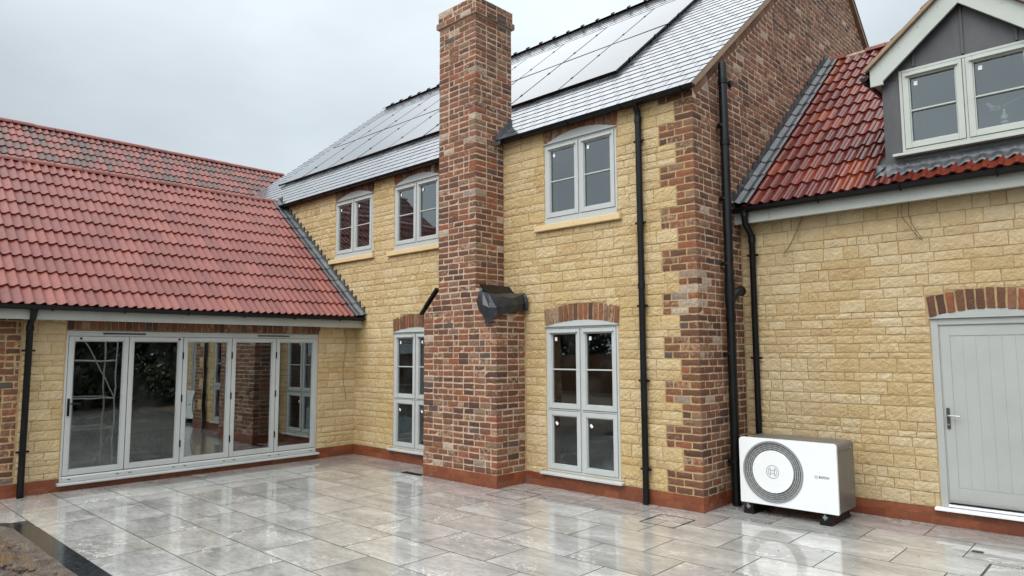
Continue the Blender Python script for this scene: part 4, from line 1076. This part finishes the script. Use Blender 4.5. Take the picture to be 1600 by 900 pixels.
sx = MB(); sx.prism(lambda p_, q_, n_: Fd(n_, q_, p_), [(-.03, hole[2]+.0), (.07, hole[2]-.016), (.074, hole[2]-.020), (.074, hole[2]-.042), (-.03, hole[2]-.042)], hole[0]-.075, hole[1]+.075); sx.build('sill', 'dormer_paint', wd_, bevel=.003)
ap = MB(); nA = 60
v = []; 
def tile_h(x_): t_ = ((x_-.112) / .118) % 1.0; return .018*math.sin((t_-.35)*2*math.pi)
for i in range(nA+1):
    x_ = DX0-.09+(DX1-DX0+.18)*i/nA
    hgt = tile_h(x_)
    for q, (yy, zz, k_) in enumerate(((DYF-.003, 3.385, 0), (DYF-.006, 3.33, .05), (DYF-.014, 3.318, .5), (DYF-.05, 3.283, .9), (DYF-.085, 3.248, 1.0))):
        v.append((x_, yy-.010, zz+hgt*k_+random.uniform(-.003, .003)+.004))
ap.add(v, [(i*5+q, (i+1)*5+q, (i+1)*5+q+1, i*5+q+1) for i in range(nA) for q in range(4)])
ap.add([(DX0-.10, DYF-.08, 3.255), (DX0+.0, DYF-.02, 3.36), (DX0+.0, DYF+.32, 3.60), (DX0-.085, DYF+.28, 3.535)], [(0, 1, 2, 3)])
ap.add([(DX0-.085, DYF+.28, 3.535), (DX0+.0, DYF+.32, 3.60), (DX0+.0, 2.3, 4.46), (DX0-.085, 2.3, 4.41)], [(0, 1, 2, 3)])
apo = ap.build('lead_apron', 'lead', dorm, smooth=True); md = apo.modifiers.new('solid', 'SOLIDIFY'); md.thickness = .01; md.offset = 1
# barge boards and dormer roof
bm_ = .84; bt = math.atan(bm_); OX = 1.435
bg_ = MB(); Fb = lambda a, b, n_: (a, .935-n_, b)
zf = lambda x_: 4.335+bm_*(x_-OX)
XR = 2*DXC-OX
bg_.prism(Fb, [(OX, 4.165), (OX+.115, 4.165), (OX+.115, 4.20), (DXC, 4.20+.86*(DXC-OX-.115)), (DXC, zf(DXC)), (OX, zf(OX))], -.03, 0)
bg_.prism(Fb, [(XR, 4.165), (XR, zf(OX)), (DXC, zf(DXC)), (DXC, 4.20+.86*(DXC-OX-.115)), (XR-.115, 4.20), (XR-.115, 4.165)], -.03, 0)
for s_ in (1, -1):
    for k in range(4): bg_.tube([Fb(DXC-s_*(.16+.17*k), zf(DXC-.16-.17*k)-.07, 0), Fb(DXC-s_*(.16+.17*k), zf(DXC-.16-.17*k)-.07, .003)], .004, 6, 1)
bg_.build('barge_board', ['dormer_paint', 'dark_steel'], dorm, bevel=.003)
sf_ = MB(); sf_.box(OX+.03, DX0, .965, 2.2, 4.165, 4.18); sf_.build('soffit_board', 'timber', dorm)
Fl = roof_frame((OX-.03, .90, 4.335-.03*bm_), (0, 1, 0), (1, 0, 0), bm_); Fr_ = roof_frame((XR+.03, 3.2, 4.335-.03*bm_), (0, -1, 0), (-1, 0, 0), bm_)
dl_ = (DXC-OX+.03)/math.cos(bt)
vb = MB(); vb.fbox(Fl, -.012, .03, 0, dl_, .004, .036); vb.fbox(Fr_, 2.27, 2.312, 0, dl_, .004, .036); vb.build('verge_board', 'timber', dorm)
dr_ = MB(); dr_.fbox(Fl, .03, 2.3, 0, dl_, 0, .012, 1); dr_.fbox(Fr_, 0, 2.27, 0, dl_, 0, .012, 1)
Flu = lambda a, b, n_: Fl(a+.0, b, n_+.018); Fru = lambda a, b, n_: Fr_(a, b, n_+.018)
pantiles(dr_, Flu, 2.28, 3, dl_/3, .118, 0, top=dl_); pantiles(dr_, Fru, 2.3, 3, dl_/3, .118, 0, top=dl_)
d_o = dr_.build('dormer_tiles', ['red_tile', 'roof_deck'], dorm); smooth_roof(d_o)
rg_ = MB(); half_round(rg_, (DXC, .90, zf(DXC)+.02), (DXC, 3.1, zf(DXC)+.02), .085, 6); rg_.build('ridge_tiles', 'red_tile', dorm, smooth=True)
dg = half_gutter('gutter', gar, (OX-.055, .95, 4.285), (OX-.055, 2.15, 4.285), .045, (-1, 0, 0))
# things on the dormer's inner ledge
bt_ = MB(); bt_.tube([(2.47, 1.135, 3.53), (2.47, 1.135, 3.535), (2.47, 1.135, 3.66), (2.47, 1.135, 3.685), (2.47, 1.135, 3.70), (2.47, 1.135, 3.735)], [.026, .030, .030, .022, .011, .010], 16)
bto = bt_.build('spray_can', 'bottle_white', smooth=True); tag(bto, 'white spray can standing inside the dormer window', 'can')
lb = MB()
for zz in (3.585, 3.625): lb.tube([(2.47, 1.135, zz), (2.47, 1.135, zz+.022)], .0306, 16)
lb.build('printed_band', 'print_grey', bto, smooth=True)
tp = MB(); tp.tube([(2.41+.035*math.cos(t_), 1.12, 3.755+.014*math.sin(t_)) for t_ in [k*math.pi/8 for k in range(17)]], .007, 8)
tp.tube([(2.46, 1.12, 3.765), (2.70, 1.12, 3.84)], .005, 6); tp.prism(lambda a, b, n_: (a, 1.115+n_, b), [(2.335, 3.81), (2.355, 3.825), (2.405, 3.775), (2.385, 3.757)], 0, .006)
tag(tp.build('cord_tangle', 'tape'), 'tangle of pale tape and cord hanging behind the dormer glass', 'cord')
pb = MB(); pb.tube([(1.95, 1.12, 3.53+.026*(1-math.cos(t_))) for t_ in [k*math.pi/8 for k in range(9)]], [max(.002, .026*math.sin(t_)) for t_ in [k*math.pi/8 for k in range(9)]], 14)
tag(pb.build('rubber_ball', 'pink_rubber', smooth=True), 'small pink ball on the ledge inside the dormer window', 'ball')

# ------------------------------------------------------------------ rear wing roof beyond
rear = thing('rear_wing', 'rear wing with mottled red and grey pantile roof showing above the near roof', 'house wing', (-14, -1, 0))
w = MB(); w.box(-16.4, -11.6, -7, 2.95, 0, 4.45); w.add([(-16.4, -7, 4.45), (-11.6, -7, 4.45), (-14, -7, 6.35)], [(0, 1, 2)])
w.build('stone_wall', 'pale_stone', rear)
RM = .80; Frr = roof_frame((-11.5, -7.1, 6.45-.8*2.5), (0, 1, 0), (-1, 0, 0), RM); rl_ = 2.5/math.cos(math.atan(RM))
rr_ = MB(); rr_.fbox(Frr, 0, 10.05, 0, rl_, -.05, -.012, 1)
pantiles(rr_, Frr, 10.05, 10, rl_/10, .125, 0, top=rl_, rndf=lambda i, j: .82*hsh('m', i, j)+.18*hsh('n', i//5, j//3))
Frb = roof_frame((-16.5, -7.1, 6.45-.8*2.5), (0, 1, 0), (1, 0, 0), RM); rr_.fbox(Frb, 0, 10.05, 0, rl_, -.05, .02, 0, .5)
rro = rr_.build('tiled_roof', ['mottled_tile', 'roof_deck'], rear); smooth_roof(rro)
rd = MB(); half_round(rd, (-14, -7.1, 6.43), (-14, 2.95, 6.43), .10, 26); rd.build('ridge_tiles', 'red_tile', rro, smooth=True)

# ------------------------------------------------------------------ heat pump
HX0, HX1, HY0, HY1, HZ0, HZ1 = .24, 1.16, .30, .775, .104, .732
hp = thing('heat_pump', 'white heat pump unit with large round fan grille on black feet beside the garage wall', 'heat pump', ((HX0+HX1)/2, .54, 0))
Fh = lambda a, b, n_: (a, HY0-n_, b)
def rrect(x0, x1, z0, z1, r_top, r_bot, seg=7):
    pts = []
    for cx_, cz_, r_, a0 in ((x1-r_bot, z0+r_bot, r_bot, -90), (x1-r_top, z1-r_top, r_top, 0), (x0+r_top, z1-r_top, r_top, 90), (x0+r_bot, z0+r_bot, r_bot, 180)):
        for i in range(seg+1): t_ = R(a0+90*i/seg); pts.append((cx_+r_*math.cos(t_), cz_+r_*math.sin(t_)))
    return pts
cs_ = MB(); cs_.prism(Fh, rrect(HX0+.012, HX1-.002, HZ0+.004, HZ1-.006, .034, .006), -(HY1-HY0), -.02)
cs_.fbox(Fh, HX1-.002, HX1+.0015, HZ1-.075, HZ1-.072, -(HY1-HY0), -.03, 1)
cs_.build('casing', ['grey_enamel', 'print_black'], hp, smooth=True, bevel=.004)
FX, FZ, FR = .568, .422, .287
out_ = rrect(HX0, HX1, HZ0, HZ1, .036, .006, 8)
fp = MB(); n = 96
def ray_out(t_):
    d = (math.cos(t_), math.sin(t_)); best = 9
    for i in range(len(out_)):
        p0, p1 = out_[i], out_[(i+1) % len(out_)]; ex, ez = p1[0]-p0[0], p1[1]-p0[1]
        den = d[0]*ez-d[1]*ex
        if abs(den) < 1e-9: continue
        t1 = ((p0[0]-FX)*ez-(p0[1]-FZ)*ex)/den; s_ = ((p0[0]-FX)*d[1]-(p0[1]-FZ)*d[0])/den
        if t1 > 0 and -1e-6 <= s_ <= 1+1e-6: best = min(best, t1)
    return (FX+d[0]*best, FZ+d[1]*best)
angs = sorted([2*math.pi*i/n for i in range(n)] + [math.atan2(q[1]-FZ, q[0]-FX) % (2*math.pi) for q in out_])
A = [(FX+FR*math.cos(t_), FZ+FR*math.sin(t_)) for t_ in angs]; B = [ray_out(t_) for t_ in angs]; m = len(angs)
v = [Fh(*q, .0) for q in A] + [Fh(*q, .0) for q in B] + [Fh(*q, -.028) for q in B] + [Fh(*q, -.03) for q in A]
fc = []
for i in range(m):
    j = (i+1) % m; fc += [(i, m+i, m+j, j), (m+i, 2*m+i, 2*m+j, m+j), (j, 3*m+j, 3*m+i, i)]
fp.add(v, fc); fpo = fp.build('front_panel', 'white_enamel', hp, smooth=True)
gr_ = MB()
def ring(mb, r0, r1, n0, n1, mat=0, seg=72, cx_=FX, cz_=FZ):
    v = []
    for i in range(seg):
        t_ = 2*math.pi*i/seg
        for r_, n_ in ((r0, n0), (r1, n0), (r1, n1), (r0, n1)): v.append(Fh(cx_+r_*math.cos(t_), cz_+r_*math.sin(t_), n_))
    mb.add(v, [(4*i+k, 4*((i+1) % seg)+k, 4*((i+1) % seg)+(k+1) % 4, 4*i+(k+1) % 4) for i in range(seg) for k in range(4)], mat)
bk_ = MB(); bk_.prism(Fh, [(FX+(FR-.001)*math.cos(t_), FZ+(FR-.001)*math.sin(t_)) for t_ in [2*math.pi*i/48 for i in range(48)]], -.13, -.12); ring(bk_, FR-.012, FR-.001, -.13, -.02); bk_.build('fan_opening', 'seal', hp)
for r_ in (.2165, .2345, .2525, .2695): ring(gr_, r_-.0024, r_+.0024, -.011, -.006)
for i in range(28):
    t_ = 2*math.pi*(i+.5)/28; c_, s_ = math.cos(t_), math.sin(t_)
    gr_.tube([Fh(FX+.192*c_, FZ+.192*s_, -.012), Fh(FX+.279*c_, FZ+.279*s_, -.012)], .0015, 5)
gr_.build('fan_grille', 'ring_plastic', hp)
rn = MB(); ring(rn, .276, .291, -.02, .006); rn.build('fan_surround', 'surround_plastic', hp)
hb = MB(); hb.prism(Fh, [(FX+.199*math.cos(t_), FZ+.199*math.sin(t_)) for t_ in [2*math.pi*i/72 for i in range(72)]], -.03, .002); hub = hb.build('fan_hub', 'white_enamel', hp, bevel=.003)
def emblem(cx_, cz_, rad, nz_, parent, matn):
    e_ = MB(); ring(e_, rad*.93, rad, nz_, nz_+.0012, seg=48, cx_=cx_, cz_=cz_)
    t = rad*.055; ro_ = rad*.68
    # the armature: two curved bars joined by a double crossbar
    for s_ in (-1, 1):
        arc = [(cx_+s_*ro_*math.cos(a_), cz_+ro_*math.sin(a_)) for a_ in [R(-52+8*k) for k in range(14)]]
        for q in range(len(arc)-1):
            p0, p1 = arc[q], arc[q+1]; e_.tube([Fh(*p0, nz_+.0005), Fh(*p1, nz_+.0005)], t*.7, 5)
        xi = cx_+s_*rad*.34
        zt_ = [cz_-rad*.55, cz_-rad*.22, cz_+rad*.22, cz_+rad*.55]
        e_.tube([Fh(xi, zt_[0], nz_+.0005), Fh(xi, zt_[3], nz_+.0005)], t*.7, 5)
        for k, zz in ((0, -1), (3, 1)):
            e_.tube([Fh(xi, zt_[k], nz_+.0005), Fh(cx_+s_*ro_*math.cos(R(52)), cz_+zz*ro_*math.sin(R(52)), nz_+.0005)], t*.7, 5)
    for zz in (-.22, .22): e_.tube([Fh(cx_-rad*.34, cz_+rad*zz, nz_+.0005), Fh(cx_+rad*.34, cz_+rad*zz, nz_+.0005)], t*.7, 5)
    return e_.build('emblem', matn, parent)
emblem(FX, FZ, .062, .0025, hub, 'print_grey'); emblem(.974, .422, .014, .0008, fpo, 'print_grey')
def lettering(txt, size, x, z, parent, matn, bold=.0):
    cu = bpy.data.curves.new('lettering', 'FONT'); cu.body = txt; cu.size = 1; cu.extrude = 0; cu.offset = bold; cu.space_character = 1.08
    to = bpy.data.objects.new('lettering_tmp', cu); COL.objects.link(to)
    dg_ = bpy.context.evaluated_depsgraph_get(); me = bpy.data.meshes.new_from_object(to.evaluated_get(dg_)); bpy.data.objects.remove(to)
    xs = [v_.co.x for v_ in me.vertices]; ys = [v_.co.y for v_ in me.vertices]; x0_, x1_, y0_, y1_ = min(xs), max(xs), min(ys), max(ys)
    po_ = Vector(world_of(parent))
    for v_ in me.vertices:
        px, pz = x+(v_.co.x-x0_)/(x1_-x0_)*size[0], z+(v_.co.y-y0_)/(y1_-y0_)*size[1]
        v_.co = (Vector(Fh(px, pz, .0012))-po_)*K
    me.materials.append(M[matn]); ob = bpy.data.objects.new('lettering', me); COL.objects.link(ob); ob.parent = parent; return ob
lettering('BOSCH', (.088, .0225), 1.0, .411, fpo, 'print_black', .025)
for fx in (.325, 1.045):
    ft = MB(); ft.prism(lambda a, b, n_: (a, n_, b), [(fx-.055, 0), (fx+.055, 0), (fx+.04, .085), (fx-.04, .085)], .285, .80); fo = ft.build('rubber_foot', 'black_plastic', hp, bevel=.004)
    bo = MB(); bo.fbox(lambda a, b, n_: (a, .285-n_, b), fx-.018, fx+.018, .062, .084, 0, .008); bo.tube([(fx, .275, .05), (fx, .275, .098)], .006, 8); bo.build('mounting_bolt', 'steel', fo)
sc = MB()
for zz in (.66, .25): sc.tube([(HX1-.003, .70, zz), (HX1+.002, .70, zz)], .006, 8)
sc.build('screw', 'steel', hp)

# ------------------------------------------------------------------ small things
def cover(corners, name, label, cat, gap=.008, cross=True, matn='seal'):
    mb = MB(); k = len(corners)
    for i in range(k):
        a, b = Vector(corners[i]), Vector(corners[(i+1) % k]); d = (b-a).normalized(); nn = Vector((-d.y, d.x))*gap/2
        q = [a-nn-d*gap/2, b-nn+d*gap/2, b+nn+d*gap/2, a+nn-d*gap/2]
        mb.add([(p_.x, p_.y, .0012) for p_ in q] + [(p_.x, p_.y, -.002) for p_ in q], [(0, 1, 2, 3), (0, 4, 5, 1), (1, 5, 6, 2), (2, 6, 7, 3), (3, 7, 4, 0)])
    o = mb.build(name, matn); tag(o, label, cat); return o
cover([(-2.215, -.80), (-1.765, -.80), (-1.765, -.40), (-2.215, -.40)], 'recessed_cover', 'recessed paving drain cover outlined in black beside the chimney foot', 'drain cover', .014)
c2 = cover([(-.285, -.70), (.07, -.70), (.07, -.31), (-.285, -.31)], 'recessed_cover', 'recessed paving drain cover outlined in black near the brick corner', 'drain cover', .014)
hs_ = MB()
for x0_ in (-.285, .07):
    hs_.box(x0_-.011, x0_+.011, -.60 if x0_ < 0 else -.55, -.42 if x0_ < 0 else -.40, -.001, .0016)
hs_.build('lifting_slot', 'seal', c2)
dg_ = MB(); dg_.box(-4.08, -3.69, -.56, -.455, -.002, .0022)
for i in range(9): dg_.box(-4.06+i*.042, -4.06+i*.042+.012, -.55, -.465, .0022, .005)
tag(dg_.build('drain_grate', 'black_plastic'), 'flat black drain grate in the paving left of the chimney foot', 'drain grate')
d3 = MB(); d3.box(2.165, 2.245, .205, .275, -.002, .0015)
for i in range(4): d3.box(2.172, 2.238, .213+i*.016, .221+i*.016, .0015, .003)
tag(d3.build('drain_grate', 'dark_steel'), 'tiny square metal drain grate set in the paving near the door', 'drain grate')
ic = MB(); ic.box(2.33, 3.0, -.53, -.06, -.002, .003); ic.box(2.35, 2.98, -.51, -.08, .003, .005, 1)
tag(ic.build('inspection_cover', ['dark_steel', 'porcelain']), 'metal framed inspection cover at the right edge of the patio', 'drain cover')
for i, (x_, y_) in enumerate([(1.05, -.78), (1.31, -.55), (1.02, -.42), (1.45, -.75), (1.66, -.62), (1.55, -.30), (.82, -.25), (1.9, -.2), (2.03, .32), (-.1, -1.9), (1.28, -.83)]):
    s_ = random.uniform(.006, .016); a_ = random.uniform(0, 6.28)
    lm = MB(); lm.add([(x_+math.cos(a_)*s_, y_+math.sin(a_)*s_, .003), (x_-math.sin(a_)*s_*.4, y_+math.cos(a_)*s_*.4, .006), (x_-math.cos(a_)*s_, y_-math.sin(a_)*s_, .003), (x_+math.sin(a_)*s_*.4, y_-math.cos(a_)*s_*.4, .002)], [(0, 1, 2, 3)])
    tag(lm.build('fallen_leaf', 'bark'), 'tiny dark leaf scrap lying on the wet paving near the heat pump', 'leaf', 'leaf scraps on the paving')
for pts, lab in (([(.70, .99, 2.985), (.665, .975, 2.90), (.62, .965, 2.79), (.56, .975, 2.69), (.495, .99, 2.62), (.485, .985, 2.612), (.50, .98, 2.60), (.57, .965, 2.68), (.64, .965, 2.80), (.71, .99, 2.985)], 'thin looped cable hanging below the garage fascia near the downpipe'),
                 ([(1.64, .99, 2.99), (1.632, .975, 2.90), (1.645, .97, 2.83), (1.72, .975, 2.70), (1.785, .98, 2.61), (1.795, .985, 2.60), (1.79, .985, 2.625), (1.73, .97, 2.74), (1.695, .97, 2.86), (1.70, .99, 2.99)], 'crossed looped cable hanging below the fascia under the dormer'),
                 ([(-5.962, -.211, 1.985), (-5.958, -.193, 1.80), (-5.955, -.195, 1.64), (-5.955, -.225, 1.50), (-5.955, -.246, 1.39), (-5.955, -.245, 1.2), (-5.955, -.235, 1.10), (-5.955, -.20, .94), (-5.955, -.188, .83)], 'single wavy cable hanging on the pale stone right of the folding doors')):
    cm = MB(); cm.tube(pts, .0032, 6); tag(cm.build('loose_cable', 'cable_sheath', smooth=True), lab, 'cable')

# ------------------------------------------------------------------ what stands behind the camera (seen in the glass)
fe = thing('timber_fence', 'brown close boarded timber fence round the garden', 'fence', (-2, -15, 0))
fm = MB(); x = -16
while x < 14: fm.box(x, x+.118, -15.02, -15.0, .05, 1.5+random.uniform(-.004, .004), 0, random.random()); x += .122
fm.build('fence_boards', 'fence_wood', fe)
for i in range(12):
    po = MB(); po.box(-16+i*2.7, -15.9+i*2.7, -14.99, -14.9, 0, 1.56); po.build('fence_post', 'fence_wood', fe)
def tree(x, y, h, rad, n, label, conic=False, seed=1):
    rr = random.Random(seed); t = thing('garden_tree', label, 'tree', (x, y, 0), 'trees round the garden')
    tr = MB(); tr.tube([(x, y, 0), (x+.05, y, h*.3), (x, y+.05, h*.6), (x, y, h*.9)], [.16, .13, .09, .02], 8)
    for i in range(7):
        a = rr.uniform(0, 6.28); z0_ = h*rr.uniform(.25, .6); tr.tube([(x, y, z0_), (x+math.cos(a)*rad*.4, y+math.sin(a)*rad*.4, z0_+h*.12), (x+math.cos(a)*rad*.75, y+math.sin(a)*rad*.75, z0_+h*.2)], [.06, .04, .01], 6)
    tr.build('trunk', 'bark', t, origin=(x, y, 0), smooth=True)
    cr_ = MB(); cl = [(rr.uniform(-1, 1), rr.uniform(-1, 1), rr.random()) for _ in range(26)]
    for i in range(n):
        c_ = rr.choice(cl); zf_ = .06+.94*c_[2]**1.2; k = rad*((1.1-zf_) if conic else (.45+.6*math.sin(math.pi*min(1, zf_+.05))))
        p_ = Vector((x+c_[0]*k*.75, y+c_[1]*k*.75, h*zf_)) + Vector((rr.gauss(0, .3), rr.gauss(0, .3), rr.gauss(0, .26)))*rad*.5
        p_.z = max(.1, p_.z)
        d = Vector((rr.gauss(0, 1), rr.gauss(0, 1), rr.gauss(0, 1))).normalized(); e_ = d.orthogonal().normalized(); g_ = d.cross(e_); s_ = rr.uniform(.07, .15)
        cr_.add([p_+e_*s_, p_+g_*s_*.5, p_-e_*s_, p_-g_*s_*.5], [(0, 1, 2, 3)], 0, rr.random())
    cr_.build('crown', 'leaves', t, origin=(x, y, 0))
TREES = [(-15.5+2.35*i, -17.4-(i % 3)*.7, (3.9, 4.6, 3.5, 4.9)[i % 4], 1.9, 3800, 0) for i in range(11)]
TREES += [(8.6, -3.6, 4.6, 1.9, 7500, 1), (8.2, -1.4, 5.0, 1.9, 7500, 1), (8.4, .6, 4.8, 1.9, 7500, 1), (8.7, 2.6, 5.2, 2.0, 7500, 1), (9.2, 4.6, 4.9, 2.0, 5200, 1)]
TREES += [(10.9, -2.6+2.3*i, 5.6, 2.1, 5000, 1) for i in range(3)]
for i, (x, y, h, rad, n, cn) in enumerate(TREES):
    tree(x, y, h, rad, n, ('dark conical evergreen standing at the garden side' if cn else 'leafy tree standing beyond the timber fence'), bool(cn), 60+i)
sc_ = MB()
for x_, y_ in ((5.6, -.9), (6.6, -.9), (5.6, .1), (6.6, .1)): sc_.tube([(x_, y_, 0), (x_, y_, 4.2)], .022, 8)
for z_ in (.4, 1.4, 2.4, 3.4):
    for a_, b_ in (((5.6, -.9), (6.6, -.9)), ((6.6, -.9), (6.6, .1)), ((6.6, .1), (5.6, .1)), ((5.6, .1), (5.6, -.9))): sc_.tube([(*a_, z_), (*b_, z_)], .018, 8)
sc_.tube([(5.6, -.9, .4), (6.6, -.9, 2.4)], .016, 8); sc_.tube([(5.6, -.9, 2.4), (5.6, .1, .4)], .016, 8); sc_.box(7.6, 6.6, -.9, .5, 3.42, 3.46)
tag(sc_.build('scaffold_tower', 'ring_plastic', smooth=True), 'metal scaffold tower on the patio, seen reflected in the folding doors', 'scaffold')

for o in bpy.data.objects:
    if '_o' in o: del o['_o']
print('faces', sum(len(m_.polygons) for m_ in bpy.data.meshes))
